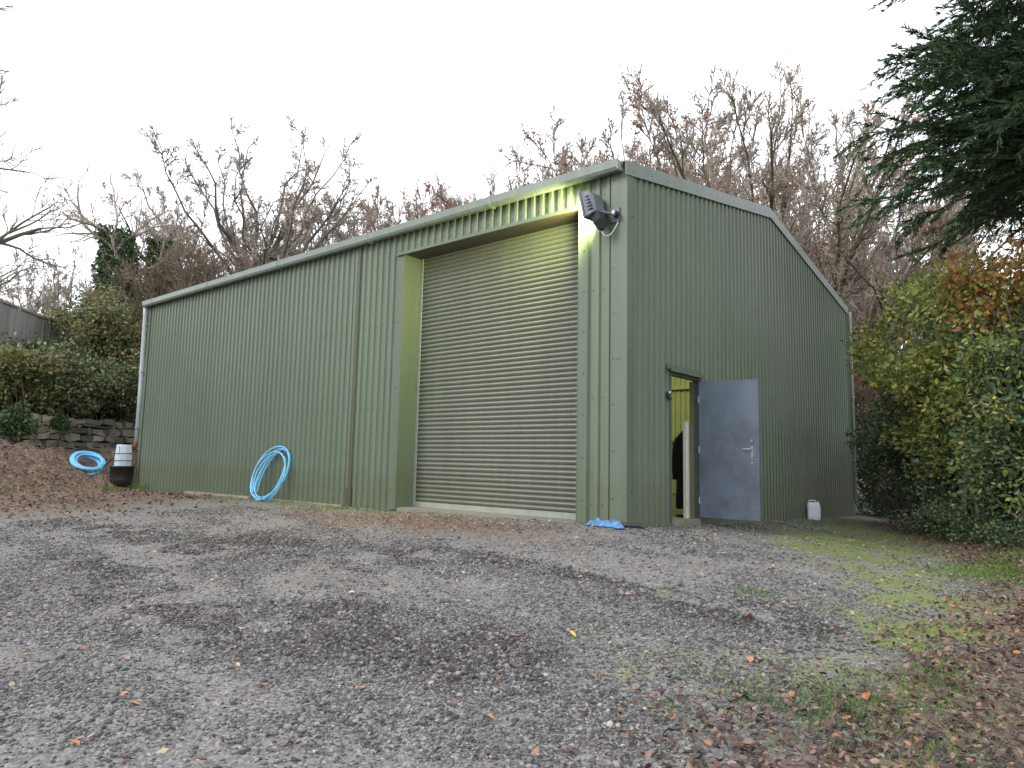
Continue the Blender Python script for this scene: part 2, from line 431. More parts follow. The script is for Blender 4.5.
# stones: irregular octahedra half sunk in the ground
M['damp'] = island_mat('damp_stones', [(0, (.030, .026, .026)), (.5, (.068, .060, .058)), (.9, (.12, .108, .10)), (1, (.24, .21, .19))], .6, 0, .2)
def stones():
    N = 600000
    D = 1.9+12.5*rng.uniform(0, 1, N)**1.15; ang = rng.uniform(-.72, .72, N)
    fx, fy = CF[0], CF[1]; h = math.hypot(fx, fy); fx /= h; fy /= h
    x = CAMP[0] + D*(fx*np.cos(ang)-fy*np.sin(ang)); y = CAMP[1] + D*(fx*np.sin(ang)+fy*np.cos(ang))
    mo, br, dk = zones(x, y)
    patch = fbm(x*.8, y*1.5, 21, 4)
    keep = rng.uniform(0, 1, N) < np.clip(.30 + dk*.8 + 2.6*(patch-.50), .10, 1)*(1-.75*mo)*(1-.65*br)
    keep &= (y < -.15) | (x > .1)
    x, y, D, dk = x[keep], y[keep], D[keep], dk[keep]
    z = gz(x, y); P = np.stack([x, y, z], -1)
    v = in_view(P); P = P[v]; D = D[v]; dk = dk[v]
    n = len(P)
    s = np.exp(rng.normal(math.log(.0082), .42, n))*(1+.45*dk)*(1+.05*np.maximum(D-5, 0))
    s = np.minimum(s, .030)
    s3 = s[:, None]*rng.uniform(.6, 1.35, (n, 3)); s3[:, 2] *= .62
    tv = [(1, 0, 0), (.2, .9, .1), (-.9, .15, 0), (-.1, -1, -.05), (.1, .05, .9), (0, 0, -.8)]
    tf = [(0, 1, 4), (1, 2, 4), (2, 3, 4), (3, 0, 4), (1, 0, 5), (2, 1, 5), (3, 2, 5), (0, 3, 5)]
    P[:, 2] += s3[:, 2]*.25
    RM = rot_mats(n, .35)
    wet = rng.uniform(0, 1, n) < np.clip(1.1*(dk-.2), 0, .65)
    for nm, sel, mt, lb in (('loose_gravel', ~wet, 'stones', 'loose grey gravel spread over the yard'), ('damp_gravel', wet, 'damp', 'dark damp stones churned up in patches across the yard')):
        V, F = inst(tv, tf, P[sel], RM[sel], s3[sel])
        o = np_mesh(nm, V, F, M[mt]); tag(o, kind='stuff'); o['label'] = lb; o['category'] = 'gravel'
stones()

def leaves_on_ground(name, x, y, size, mat, label, lift=.012, tilt=.28, tv=LEAF_V, tf=LEAF_F):
    P = np.stack([x, y, gz(x, y)+lift*rng.uniform(.2, 1.6, len(x))], -1)
    v = in_view(P, 170); P = P[v]; n = len(P)
    R = rot_mats(n, tilt)
    s = size*rng.uniform(.6, 1.25, n)
    s3 = np.stack([s, s*rng.uniform(.7, 1.3, n), s*rng.uniform(.5, 2.6, n)*rng.choice([-1, 1], n)], -1)
    V, F = inst(np.array(tv)-np.array([.5, 0, 0]), tf, P, R, s3)
    o = np_mesh(name, V, F, mat, smooth=False); tag(o, kind='stuff'); o['label'] = label; o['category'] = 'leaves'
# dense litter, right hand verge
N = 150000
y = rng.uniform(-7, 12, N); x = rng.uniform(.2, 9, N)
e = x-edge_x(y)+ (fbm(x*1.1, y*1.1, 5, 3)-.5)*1.6
k = rng.uniform(0, 1, N) < np.clip(sstep(-.75, .9, e), 0, 1)*np.where(y < 0, .95, .75)*(.35+.65*(fbm(x*2, y*2, 55, 3) > .42))
k |= (rng.uniform(0, 1, N) < .9*np.exp(-((x-3.75)/.65)**2-((y+4.9)/1.0)**2))
leaves_on_ground('leaf_litter', x[k], y[k], .044, M['litter'], 'brown fallen leaves carpeting the right hand verge', .028, .5)
# scattered leaves over the yard
N = 4200
D = np.sqrt(rng.uniform(2.5**2, 15**2, N)); ang = rng.uniform(-.75, .75, N)
h = math.hypot(CF[0], CF[1]); fx, fy = CF[0]/h, CF[1]/h
x = CAMP[0] + D*(fx*np.cos(ang)-fy*np.sin(ang)); y = CAMP[1] + D*(fx*np.sin(ang)+fy*np.cos(ang))
k = ((y < -.15) | (x > .1)) & (rng.uniform(0, 1, N) < .42+.55*sstep(0, 3, x)*sstep(-3, 3, y))
leaves_on_ground('scattered_leaves', x[k], y[k], .046, M['yardleaf'], 'pinkish brown leaves scattered thinly over the gravel', tilt=.4)
# brown leaves under the wall bank and in front of the shutter
N = 9000
x = rng.uniform(-20, -8, N); y = rng.uniform(-7, 3, N)
s_ = (x-W1[0])*WN[0] + (y-W1[1])*WN[1]
k = (s_ < .0) & ~((x > -L-.05) & (y > -.1)) & (rng.uniform(0, 1, N) < sstep(-7, -12.5, x)*.8)
leaves_on_ground('bank_leaves', x[k], y[k], .085, M['litter'], 'brown leaves on the earth bank below the stone wall', .02, .4, L4_V, L4_F)
N = 900
x = rng.normal(-2.6, 2.2, N); y = -np.abs(rng.normal(0.1, .9, N))-.12
k = (x > -7) & (x < -.2)
leaves_on_ground('threshold_leaves', x[k], y[k], .045, M['yardleaf'], 'small dry leaves blown against the roller shutter', .01, .4, L4_V, L4_F)

# grass and moss tufts
def grass():
    cl = []
    def patch(cx, cy, rx, ry, n, hgt): cl.append((rng.normal(cx, rx, n), rng.normal(cy, ry, n), np.full(n, hgt)))
    patch(3.85, 2.0, .30, .7, 6000, .05); patch(4.2, 4.3, .35, .8, 4500, .06)
    patch(3.65, -4.0, .16, .25, 1500, .045); patch(3.95, -3.2, .12, .3, 700, .05); patch(3.25, -4.1, .12, .12, 500, .035); patch(4.2, -4.2, .15, .4, 600, .05); patch(3.0, -4.6, .12, .12, 300, .03); patch(2.9, -3.9, .1, .1, 250, .03)
    patch(2.0, 3.6, .6, 1.6, 9000, .020); patch(3.5, -1.6, .4, 1.2, 2500, .018); patch(.55, 6.5, .3, 2.5, 1200, .06); patch(.35, 3.6, .3, .8, 500, .05)
    patch(-14.7, -.75, .4, .15, 500, .08); patch(-7.5, -.35, 2.6, .13, 1800, .04); patch(-5.4, -.3, .5, .1, 300, .05)
    patch(-14.4, -.15, .3, .05, 120, .25); patch(2.45, -2.0, .1, .1, 200, .05)
    x = np.concatenate([c[0] for c in cl]); y = np.concatenate([c[1] for c in cl]); hh = np.concatenate([c[2] for c in cl])
    k = ~((x < .03) & (y > -.04)); x, y, hh = x[k], y[k], hh[k]
    P = np.stack([x, y, gz(x, y)-.003], -1); v = in_view(P); P = P[v]; hh = hh[v]; n = len(P)
    d = np.stack([rng.normal(0, .5, n), rng.normal(0, .5, n), np.ones(n)], -1)
    tv = [(0, .5, 0), (0, -.5, 0), (.55, -.4, .06), (.55, .4, .06), (1, 0, .28)]
    tf = [(0, 1, 2), (0, 2, 3), (3, 2, 4)]
    s = hh*rng.uniform(.5, 1.3, n)
    V, F = inst(tv, tf, P, frames(d), np.stack([s, np.clip(s*.09, .003, .008), s], -1))
    o = np_mesh('grass_tufts', V, F, M['grass']); tag(o, 'short green grass growing through the gravel and leaves', 'grass', kind='stuff')
grass()

# a few leaves that stand out one by one
def lone_leaf(px, py, mat, label, size=.07):
    d = CF*FPX + CR*(px-512) - CU*(py-384)
    t = .5
    for _ in range(4000):
        p = CAMP + d*t/FPX
        if p[2] <= float(gz(p[0], p[1])): break
        t += .004
    V, F = inst(np.array(LEAF_V)-np.array([.5, 0, 0]), LEAF_F, np.array([[0, 0, .012]]), rot_mats(1, .3), np.array([[size, size*1.2, size*2.2]]))
    o = np_mesh('fallen_leaf', V, F, mat); o.location = (p[0], p[1], float(gz(p[0], p[1]))+.006)
    o.rotation_euler=(0,0,px*.7)
    tag(o, label, 'leaf', 'bright leaves lying on the gravel')
M['lemon'] = simple('lemon_leaf', (.62, .42, .03), .5); M['tanger'] = simple('tangerine_leaf', (.40, .15, .06), .5)
M['pinkleaf'] = simple('pink_tan_leaf', (.42, .19, .11), .6); M['paleleaf'] = simple('pale_leaf', (.50, .40, .26), .6)
for px, py, m, s, lab in [
    (572, 637, 'lemon', .075, 'yellow leaf alone on the gravel in front of the shutter'),
    (748, 620, 'tanger', .12, 'bright orange leaf beyond the dark stony patch'),
    (749, 663, 'pinkleaf', .085, 'curled red brown leaf on the near side of the dark stony patch'),
    (868, 700, 'tanger', .085, 'rust orange leaf lying in grass at the edge of the brown litter'),
    (288, 747, 'tanger', .07, 'orange double leaf nearest the bottom edge left of centre'),
    (124, 763, 'tanger', .06, 'orange leaf cut by the bottom edge at left'),
    (74, 747, 'pinkleaf', .055, 'leftmost tan leaf near the bottom edge'),
    (135, 708, 'pinkleaf', .055, 'pink brown leaf just below its twin at left'),
    (124, 698, 'pinkleaf', .05, 'pink brown leaf just above its twin at left'),
    (262, 690, 'tanger', .05, 'small orange leaf alone on grey gravel left of centre'),
    (361, 691, 'pinkleaf', .06, 'tan leaf just left of the bottom centre gravel'),
    (556, 655, 'tanger', .065, 'rust coloured leaf just below the yellow leaf'),
    (517, 643, 'pinkleaf', .065, 'pale pink leaf left of the yellow leaf'),
    (490, 722, 'pinkleaf', .06, 'tan leaf on mossy gravel at bottom centre'),
    (636, 693, 'pinkleaf', .06, 'salmon leaf right of the bottom centre gravel'),
    (26, 655, 'paleleaf', .06, 'pale cream leaf near the left edge'),
    (351, 595, 'paleleaf', .07, 'pale yellow leaf on the mid yard gravel')]:
    lone_leaf(px, py, M[m], lab, s)

# ------------------------------------------------------------------ THE SHED
shed = thing('steel_shed', 'large olive green corrugated steel shed with tall roller shutter and open side door', 'shed')
P6 = 1/6.0
def sheet(name, length, zbot, ztop, holes, place, parent, flip=False, start=0.0, end=None, screws=(), mats=None):
    """trapezoidal sheet; place(u, out, z) -> xyz ; holes = [(u0,u1,z0,z1)]"""
    end = length if end is None else end
    br = [(start, None)]
    us = []
    k = math.floor(start/P6)-1
    while k*P6 < end+P6:
        b = k*P6
        us += [(b, .032), (b+.055, .032), (b+.074, 0), (b+.1477, 0)]
        k += 1
    ul = [u for u, _ in us]; ol = [o for _, o in us]
    f = lambda u: float(np.interp(u, ul, ol))
    pts = sorted(set([start, end] + [u for u in ul if start < u < end] + [h[i] for h in holes for i in (0, 1) if start < h[i] < end] + ([length/2] if name == 'side_wall' else [])))
    mb = MB()
    for a, b in zip(pts[:-1], pts[1:]):
        if b-a < 1e-5: continue
        mid = (a+b)/2; segs = [(None, None)]
        lo = lambda u: zbot(u); hi = lambda u: ztop(u)
        parts = []
        hs = [h for h in holes if h[0]-1e-6 <= mid <= h[1]+1e-6]
        if hs:
            h = hs[0]
            if h[2] > zbot(mid)+.01: parts.append((zbot(a), zbot(b), h[2], h[2]))
            parts.append((h[3], h[3], ztop(a), ztop(b)))
        else: parts.append((zbot(a), zbot(b), ztop(a), ztop(b)))
        for z0a, z0b, z1a, z1b in parts:
            q = [place(a, f(a+1e-6), z0a), place(b, f(b-1e-6), z0b), place(b, f(b-1e-6), z1b), place(a, f(a+1e-6), z1a)]
            mb.quad(q if not flip else q[::-1])
    n0 = np.array(place(0, 1, 0))-np.array(place(0, 0, 0))
    k = math.ceil(start/P6)
    while k*P6+.11 < end:
        for zz in screws:
            u = k*P6+.1105
            if zz < ztop(u)-.2 and not any(h[0]-.05 < u < h[1]+.05 and h[2]-.1 < zz < h[3]+.1 for h in holes):
                mb.disc(place(u, .001, zz), n0, .009, .005, 1)
        k += 1
    return mb.build(name, mats or [M['clad'], M['screw']], parent)
SK = .035   # cladding stands this far outside the steel line
def pf(u, o, z): return (-L+u, -o, z)                  # front face (y = 0 plane, outward -y)
def ps(u, o, z): return (o, u, z)                      # gable (x = 0 plane, outward +x)
def pl(u, o, z): return (-L-o, u, z)
def pb(u, o, z): return (-L+u, W+o, z)
roofz = lambda u: H-.06 + (HR-H)*(1-abs(u-W/2)/(W/2))
foot = lambda u: -.035-.0068*(L-u)
sheet('front_wall', L, foot, lambda u: H-.05, [(L+OX0, L+OX1, -1, OZ)], pf, shed, start=.02, end=L-.20, screws=(.25, 1.7, 3.2, 4.55))
sheet('side_wall', W, lambda u: -.04-.033*u, roofz, [(DY0-.02, DY1+.03, -1, DZ+.03)], ps, shed, start=.10, end=W-.02, screws=(.25, 1.7, 3.2, 4.6))
sheet('far_side_wall', W, lambda u: -.1, roofz, [], pl, shed, flip=True)
sheet('rear_wall', L, lambda u: -.3, lambda u: H-.05, [], pb, shed, flip=True)

# corner trim folded round the near corner
mb = MB()
mb.box((-.215, -.040, -.03), (-.0005, -.034, H-.04)); mb.box((-.0005, -.040, -.03), (.040, .0, H-.02)); mb.box((.034, .0, -.035), (.040, .125, H-.02))
mb.box((-.215, -.034, -.03), (-.208, .0, H-.04)); mb.box((.0, .120, -.035), (.034, .125, H-.02))
for z in np.arange(.35, 4.8, .62):
    mb.disc((-.17, -.040, z), (0, -1, 0), .010, .006, 1); mb.disc((.040, .09, z+.1), (1, 0, 0), .010, .006, 1)
mb.disc((-.10, -.040, 2.2), (0, -1, 0), .007, .006, 1); mb.disc((-.07, -.040, 2.2), (0, -1, 0), .007, .006, 1)
mb.build('corner_trim', [M['trim'], M['screw']], shed)
# far corner trims
MB().box((-L-.045, -.040, -.15), (-L+.10, -.034, H-.04)).box((-L-.045, -.034, -.15), (-L-.039, .12, H-.04)).build('corner_trim', [M['trim'], M['screw']], shed)
MB().box((.034, W-.10, -.4), (.041, W+.045, H-.05)).box((-.1, W+.039, -.4), (.034, W+.045, H-.05)).build('corner_trim', [M['trim'], M['screw']], shed)

# roof sheets
def roof_sheet(y0, z0, y1, z1, name):
    mb = MB(); n = int(L/.1667)
    for i in range(n):
        x0 = -L-.05+i*P6
        for a, b, oa, ob in ((0, .055, .03, .03), (.055, .074, .03, 0), (.074, .1477, 0, 0), (.1477, .16667, 0, .03)):
            mb.quad([(x0+a, y0, z0+oa), (x0+b, y0, z0+ob), (x0+b, y1, z1+ob), (x0+a, y1, z1+oa)])
    mb.box((x0+P6, y0, z0-.01), (.0, y0+.01, z0+.03))
    return mb.build(name, [M['clad']], shed)
roof_sheet(-.10, H-.035, W/2, HR-.02, 'roof')
roof_sheet(W+.10, H-.035, W/2, HR-.02, 'roof')
MB().quad([(-L, -.02, H-.075), (0, -.02, H-.075), (0, W/2, HR-.08), (-L, W/2, HR-.08)]).quad([(-L, W/2, HR-.08), (0, W/2, HR-.08), (0, W+.02, H-.075), (-L, W+.02, H-.075)]).build('roof_liner', [M['inner']], shed)
MB().box((-L, W/2-.15, HR+.0), (0, W/2+.15, HR+.03)).build('ridge_cap', [M['trim']], shed)
# verge trims on the gable
def verge(xo, sgn):
    mb = MB(); w = .20
    x0, x1 = (xo+.036, xo+.046) if sgn > 0 else (xo-.046, xo-.036)
    for (ya, za, yb, zb) in ((-.085, H+.02, W/2, HR+.055), (W/2, HR+.055, W+.085, H+.02)):
        c = [(x0, ya, za-w), (x1, ya, za-w), (x1, ya, za), (x0, ya, za)]; d = [(x0, yb, zb-w), (x1, yb, zb-w), (x1, yb, zb), (x0, yb, zb)]
        mb.loft([c, d])
        xi = xo-sgn*.16
        q0, q1 = sorted((xi, x0)); 
        mb.loft([[(q0, ya, za-.012), (q1, ya, za-.012), (q1, ya, za), (q0, ya, za)], [(q0, yb, zb-.012), (q1, yb, zb-.012), (q1, yb, zb), (q0, yb, zb)]])
        # drip fold along the lower edge
        q0, q1 = sorted((x1, x1+sgn*.008))
        mb.loft([[(q0, ya, za-w-.004), (q1, ya, za-w-.004), (q1, ya, za-w+.014), (q0, ya, za-w+.014)], [(q0, yb, zb-w-.004), (q1, yb, zb-w-.004), (q1, yb, zb-w+.014), (q0, yb, zb-w+.014)]])
        for t in np.arange(.04, 1, .09):
            mb.disc((x1 if sgn > 0 else x0, ya+(yb-ya)*t, za+(zb-za)*t-.12), (sgn, 0, 0), .008, .005, 1)
    return mb.build('verge_trim', [M['pale_trim'], M['screw']], shed)
verge(0, 1); verge(-L, -1)
# gutter: folded box gutter along the front eave
def gutter(y0, sg, x1):
    mb = MB()
    prof = [(0, .085), (0, -.055), (.045, -.075), (.125, -.075), (.150, -.035), (.155, .075), (.140, .075), (.136, -.028), (.120, -.062), (.050, -.062), (.012, -.045), (.012, .085)]
    def ring(x): return [(x, y0+sg*p, H-.05+q) for p, q in prof]
    xs = np.linspace(-L-.12, x1, 30)
    mb.loft([ring(x) for x in xs])
    for x in np.arange(-L+.4, x1-.4, 3.0):                      # union brackets
        pr = [(0, -.080), (.046, -.080), (.128, -.080), (.158, -.038), (.162, .078), (.156, .078)]
        for xx in (x,):
            a = [(xx, y0+sg*p, H-.05+q) for p, q in pr]; b = [(xx+.07, y0+sg*p, H-.05+q) for p, q in pr]
            mb.loft([a, b])
    return mb.build('gutter', [M['pale_trim']], shed)
g1 = gutter(-.045, -1, -.03); gutter(W+.045, 1, -.0)
MB().box((-.032, -.195, H-.118), (-.024, -.05, H+.02)).build('end_cap', [M['galv']], g1)
# dark filler strip where sheets tuck behind the gutter
# downpipes
mb = MB().tube([(-L-.10, -.11, H-.12), (-L-.10, -.10, H-.35), (-L-.11, -.07, 2.5), (-L-.12, -.06, 1.15)], .052, 12)
dp = mb.build('downpipe', [M['pipegrey']], shed, True)
mb2 = MB().tube([(-L-.12, -.06, 1.16), (-L-.14, -.07, 1.02), (-L-.20, -.12, .93)], [.055, .057, .045], 12); mb2.build('pipe_shoe', [simple('rusty_brown', (.16, .07, .04), .8)], dp, True)
for z in (1.5, 3.0, 4.3): MB().box((-L-.17, -.12, z), (-L-.02, -.035, z+.03)).build('pipe_bracket', [M['galv']], dp)
mb = MB().tube([(.07, W+.08, H-.1), (.075, W+.06, H-.3), (.075, W+.05, 0.0)], .045, 12); dq = mb.build('downpipe', [simple('green_white_pipe', (.30, .33, .28), .4)], shed, True)
for z in (1.0, 2.6, 4.2): MB().box((.0, W-.02, z), (.125, W+.11, z+.035)).build('pipe_bracket', [M['galv']], dq)

# shutter opening: jamb and head trims with reveal returns
def jamb(x, s):
    """x = opening edge, s=+1 wall lies to the +x side"""
    mb = MB(); w = .165
    a, b = sorted((x, x+s*w))
    mb.box((a, -.042, -.04), (b, -.036, OZ+(.0)))                     # face plate
    a2, b2 = sorted((x-s*.0, x+s*.006)); mb.box((a2, -.036, -.04), (b2, REV, OZ))  # return
    a3, b3 = sorted((x+s*w, x+s*(w-.006))); mb.box((a3, -.036, -.04), (b3, .0, OZ))
    a4, b4 = sorted((x, x+s*.012)); mb.box((a4, -.046, -.04), (b4, -.042, OZ))
    for z in np.arange(.3, 4.3, .58): mb.disc((x+s*.10, -.042, z), (0, -1, 0), .010, .006, 1)
    mb.build('shutter_jamb', [M['trim'], M['screw']], shed)
jamb(OX0, -1); jamb(OX1, 1)
mb = MB()
mb.box((OX0-.21, -.050, OZ-.012), (OX1+.02, -.036, OZ+.045)); mb.box((OX0-.21, -.078, OZ-.016), (OX1+.02, -.050, OZ-.006))
mb.build('shutter_lintel', [M['trim']], shed)
MB().box((OX0, -.036, OZ-.010), (OX1, REV, OZ+.0)).build('lintel_soffit', [M['soffit']], shed)
# closing boxes behind the reveals
MB().box((OX0-.3, REV, -.1), (OX0+.01, REV+.02, OZ+.2)).box((OX1-.01, REV, -.1), (OX1+.3, REV+.02, OZ+.2)).box((OX0-.3, REV, OZ-.01), (OX1+.3, REV+.02, H-.3)).build('opening_lining', [M['inner']], shed)
# roller curtain
def curtain():
    mb = MB(); pit = .0765; z = .09; y0 = REV-.06
    prof = []
    while z < OZ+.02:
        for t, d in ((0, -.006), (.10, .004), (.24, .016), (.42, .025), (.58, .028), (.72, .024), (.84, .012), (.90, .000), (.95, -.007)):
            prof.append((z+t*pit, y0-d))
        z += pit
    xs = [OX0+.01, (OX0+OX1)/2-.7, (OX0+OX1)/2+.5, OX1-.01]
    k = 0
    for i in range(len(prof)-1):
        (za, ya), (zb, yb) = prof[i], prof[i+1]
        for xa, xb in zip(xs[:-1], xs[1:]):
            mb.quad([(xa, ya, za), (xb, ya, za), (xb, yb, zb), (xa, yb, zb)])
    c = mb.build('roller_shutter', [M['slat']], shed)
    MB().box((OX0+.01, y0-.035, .0), (OX1-.01, y0+.005, .088)).box((OX0+.01, y0-.045, .0), (OX1-.01, y0-.035, .02)).build('bottom_bar', [simple('pale_bar', (.27, .29, .25), .45)], c)
    for x0, x1 in ((OX0+.006, OX0+.055), (OX1-.055, OX1-.006)):
        MB().box((x0, y0-.05, .0), (x1, y0-.03, OZ-.012)).box((x0 if x0 < -2 else x1-.008, y0-.03, 0), ((x0+.008) if x0 < -2 else x1, y0+.06, OZ-.012)).build('side_guide', [M['galv']], c)
    return c
curtain()
# stained cover strip at the sheet joint
js = MB().box((-5.86, -.041, -.04), (-5.72, -.035, H-.06)).build('joint_strip', [M['trim']], shed)
MB().box((-5.785, -.0435, -.04), (-5.735, -.041, H-.06)).box((-5.84, -.0425, -.04), (-5.70, -.0412, .28)).build('rust_stain', [M['stain']], js)
# floor, plinth
MB().box((-L+.02, .02, -.12), (-.02, W-.02, -.002)).box((OX0, -.02, -.13), (OX1, .03, -.012)).box((-.02, DY0, -.12), (.05, DY1, .004)).build('floor_slab', [M['concrete']], shed)
mb = MB()
mb.box((-11.9, -.11, -.11), (-9.05, -.03, -.035), M=None); mb.box((-8.4, -.055, -.13), (-5.95, -.01, -.045))
mb.build('plinth_strip', [M['timber']], shed)

# door: hinged on the right jamb and swung out at right angles
mb = MB()
mb.box((-.06, DY0-.055, 0), (.045, DY0-.0, DZ+.02)); mb.box((-.06, DY1, 0), (.045, DY1+.055, DZ+.02)); mb.box((-.06, DY0-.055, DZ+.02), (.045, DY1+.055, DZ+.075))
mb.build('door_frame', [simple('dark_frame', (.075, .085, .085), .5)], shed)
mb = MB().box((.036, DY0-.13, DZ+.085), (.105, DY1+.10, DZ+.105)).box((.100, DY0-.13, DZ+.055), (.108, DY1+.10, DZ+.105)).box((.036, DY0-.13, DZ+.105), (.044, DY1+.10, DZ+.17))
mb.build('drip_flashing', [M['trim']], shed)
DW = .92
mb = MB().box((.05, DY1-.022, .025), (.05+DW, DY1+.022, DZ-.01))
mb.box((.05, DY1-.030, .025), (.075, DY1-.022, DZ-.01)).box((.05+DW-.022, DY1-.028, .025), (.05+DW+.004, DY1+.028, DZ-.01))
dr = mb.build('door', [M['door']], shed, bevel=.003)
hx = .05+DW-.10
mb = MB().box((hx-.018, DY1-.032, .90), (hx+.022, DY1-.0225, 1.10))
mb.tube([(hx, DY1-.03, 1.06), (hx, DY1-.075, 1.06)], .011, 10); mb.tube([(hx+.006, DY1-.075, 1.06), (hx-.12, DY1-.078, 1.058)], .0105, 10)
mb.tube([(hx+.002, DY1-.030, 1.18), (hx+.002, DY1-.045, 1.18)], .022, 14)
mb.tube([(hx+.002, DY1-.030, .955), (hx+.002, DY1-.045, .955)], .020, 14)
mb.build('handle', [M['steel']], dr, bevel=.001)
MB().box((hx-.02, DY1-.034, .83), (hx+.024, DY1-.0225, .875)).build('lock_plate', [M['steel']], dr, bevel=.002)
for z in (.28, 1.05, 1.82):
    MB().tube([(.052, DY1-.040, z-.05), (.052, DY1-.040, z+.05)], .010, 10).build('hinge', [M['galv']], dr)
# interior structure seen through the doorway
mb = MB().box((-L+.1, W-.25, 3.02), (-.1, W-.08, 3.14)).box((-L+.1, W-.25, 1.5), (-.1, W-.18, 1.60)); mb.build('wall_rail', [M['inner']], shed)
sheet('wall_lining', L, lambda u: 0, lambda u: H-.1, [], lambda u, o, z: (-L+u, W-.06-o, z), shed, mats=[M['inner'], M['screw']])
MB().box((-.09, DY1-.055, 0), (-.02, DY1-.045, DZ)).build('hinge_post', [simple('olive_post', (.12, .12, .07), .7)], shed)

# ------------------------------------------------------------------ things at the shed
b = thing('white_board', 'tall narrow white board standing inside the open doorway', 'board', (-.10, DY1-.02, 0))
MB().box((-.06, -.13, .0), (-.01, .035, 1.47)).build('panel', [M['whiteboard']], b, bevel=.002)
MB().box((-.065, -.135, 1.47), (-.005, .040, 1.485)).build('capping', [M['whiteboard']], b)

# black coat hanging behind the board
def coat():
    p = at(686, 11.6)
    K = .80
    c = thing('hanging_coat', 'long black coat hanging in the dim doorway behind the white board', 'coat', (p[0], p[1], 0), math.radians(35))
    mb = MB(); rings = []; n = 20
    for z, w, d, o in ((.12, .19, .10, .0), (.20, .205, .12, 0), (.5, .21, .12, .01), (.85, .20, .11, 0), (1.08, .215, .12, 0), (1.22, .20, .11, 0), (1.31, .12, .085, 0), (1.36, .075, .07, .01), (1.385, .04, .04, .015)):
        ring = []
        for j in range(n):
            a = 2*PI*j/n; k = 1+.07*math.sin(a*5+z*4)
            ring.append((K*w*k*math.cos(a)+o, K*d*k*math.sin(a), z))
        rings.append(ring)
    mb.loft(rings); mb.build('coat_body', [M['cloth']], c, True)
    for s in (-1, 1):
        MB().tube([(s*.13, 0, 1.24), (s*.165, .02, 1.05), (s*.17, .03, .8), (s*.165, .04, .58)], [.045, .05, .048, .045], 10).build('sleeve', [M['cloth']], c, True)
    MB().tube([(0, 0, 1.36), (0, 0, 1.46), (.03, 0, 1.49), (.03, 0, 1.52)], .004, 6).build('hook', [M['steel']], c)
    MB().tube([(0, 0, 0), (0, 0, 1.44)], .014, 8).disc((0, 0, 0.0), (0, 0, 1), .16, .03, 0, 18).build('coat_stand', [M['black']], c)
coat()

# floodlight
FL = np.array([-.36, -.21, 4.30])
fl = thing('floodlight', 'grey weathered floodlight switched on above the right side of the shutter', 'light', (-.13, -.036, 4.19))
R_ = Matrix.Translation(Vector(tuple(FL-np.array([-.13, -.036, 4.19])))) @ Matrix.Rotation(math.radians(-7), 4, 'Z') @ Matrix.Rotation(math.radians(-14), 4, 'Y')
# housing: tapered box, glass on the -x side
def ringb(x, hy, z0, z1): return [tuple(R_ @ Vector(p)) for p in ((x, -hy, z0), (x, hy, z0), (x, hy, z1), (x, -hy, z1))]
hb = MB().loft([ringb(-.075, .17, -.15, .22), ringb(-.02, .17, -.15, .22), ringb(.045, .14, -.13, .19), ringb(.075, .10, -.11, .13)])
hb.build('housing', [M['grey_metal']], fl, bevel=.006)
hb = MB().loft([ringb(-.105, .185, -.165, .235), ringb(-.075, .185, -.165, .235)]); hb.build('bezel', [M['grey_metal']], fl, bevel=.004)
hb = MB().loft([[tuple(R_ @ Vector((x, y, z))) for x, y, z in r] for r in (
    [(-.05, -.11, -.15), (-.05, .11, -.15), (.11, .11, -.13), (.11, -.11, -.13)], [(-.03, -.09, -.26), (-.03, .09, -.26), (.10, .09, -.24), (.10, -.09, -.24)], [(0, -.04, -.36), (0, .04, -.36), (.05, .04, -.35), (.05, -.04, -.35)])])
hb.build('control_gear', [M['black']], fl, bevel=.005)
mb = MB()
for k in range(5):
    z = -.08+k*.05; mb.box((-.02, -.176, z), (.06-.006*k, .176, z+.008), M=R_)
mb.build('cooling_fins', [M['grey_metal']], fl)
gm = NT('lit_glass'); gm.col((.9, .95, .5)); gm.b.inputs['Emission Color'].default_value = (.95, 1, .35, 1); gm.b.inputs['Emission Strength'].default_value = 14
MB().box((-.109, -.16, -.14), (-.1055, .16, .21), M=R_).build('glass', [gm.m], fl)
mb = MB().tube([(.0, .0, .0), (-.02, -.10, .0), (-.12, -.17, .02), (-.20, -.175, .05)], .022, 8); mb.box((-.08, -.03, -.10), (.06, -.004, .10))
mb.build('bracket', [M['grey_metal']], fl)
mb = MB().tube([(.02, -.03, .0), (.02, -.11, .0)], .045, 14); mb.build('sensor', [M['black']], fl, bevel=.004)
MB().tube([(.02, -.1105, .01), (.018, -.122, .01)], .026, 12).build('sensor_lens', [M['white']], fl)
pts = [(-.20, -.18, -.10)]
for k in range(11):
    t = k/10; pts.append((-.18+.22*t, -.18+.16*t**1.5, -.12-.20*math.sin(PI*min(1, t*1.02))**.8 + .02*t))
MB().tube(pts, .0065, 8).build('cable', [M['white']], fl, True)

# small security light by the side door
s = thing('door_sensor', 'small silver and black sensor fixed beside the top of the side door', 'sensor', (.034, 1.09, 1.80))
MB().box((0, -.035, -.05), (.025, .035, .05)).build('base', [M['black']], s, bevel=.003)
MB().tube([(.025, .0, -.03), (.07, 0, -.045)], .022, 12).build('eye', [M['black']], s, True)
MB().tube([(.02, -.01, .03), (.075, -.02, .035)], .026, 14).build('dome', [M['steel']], s, True)

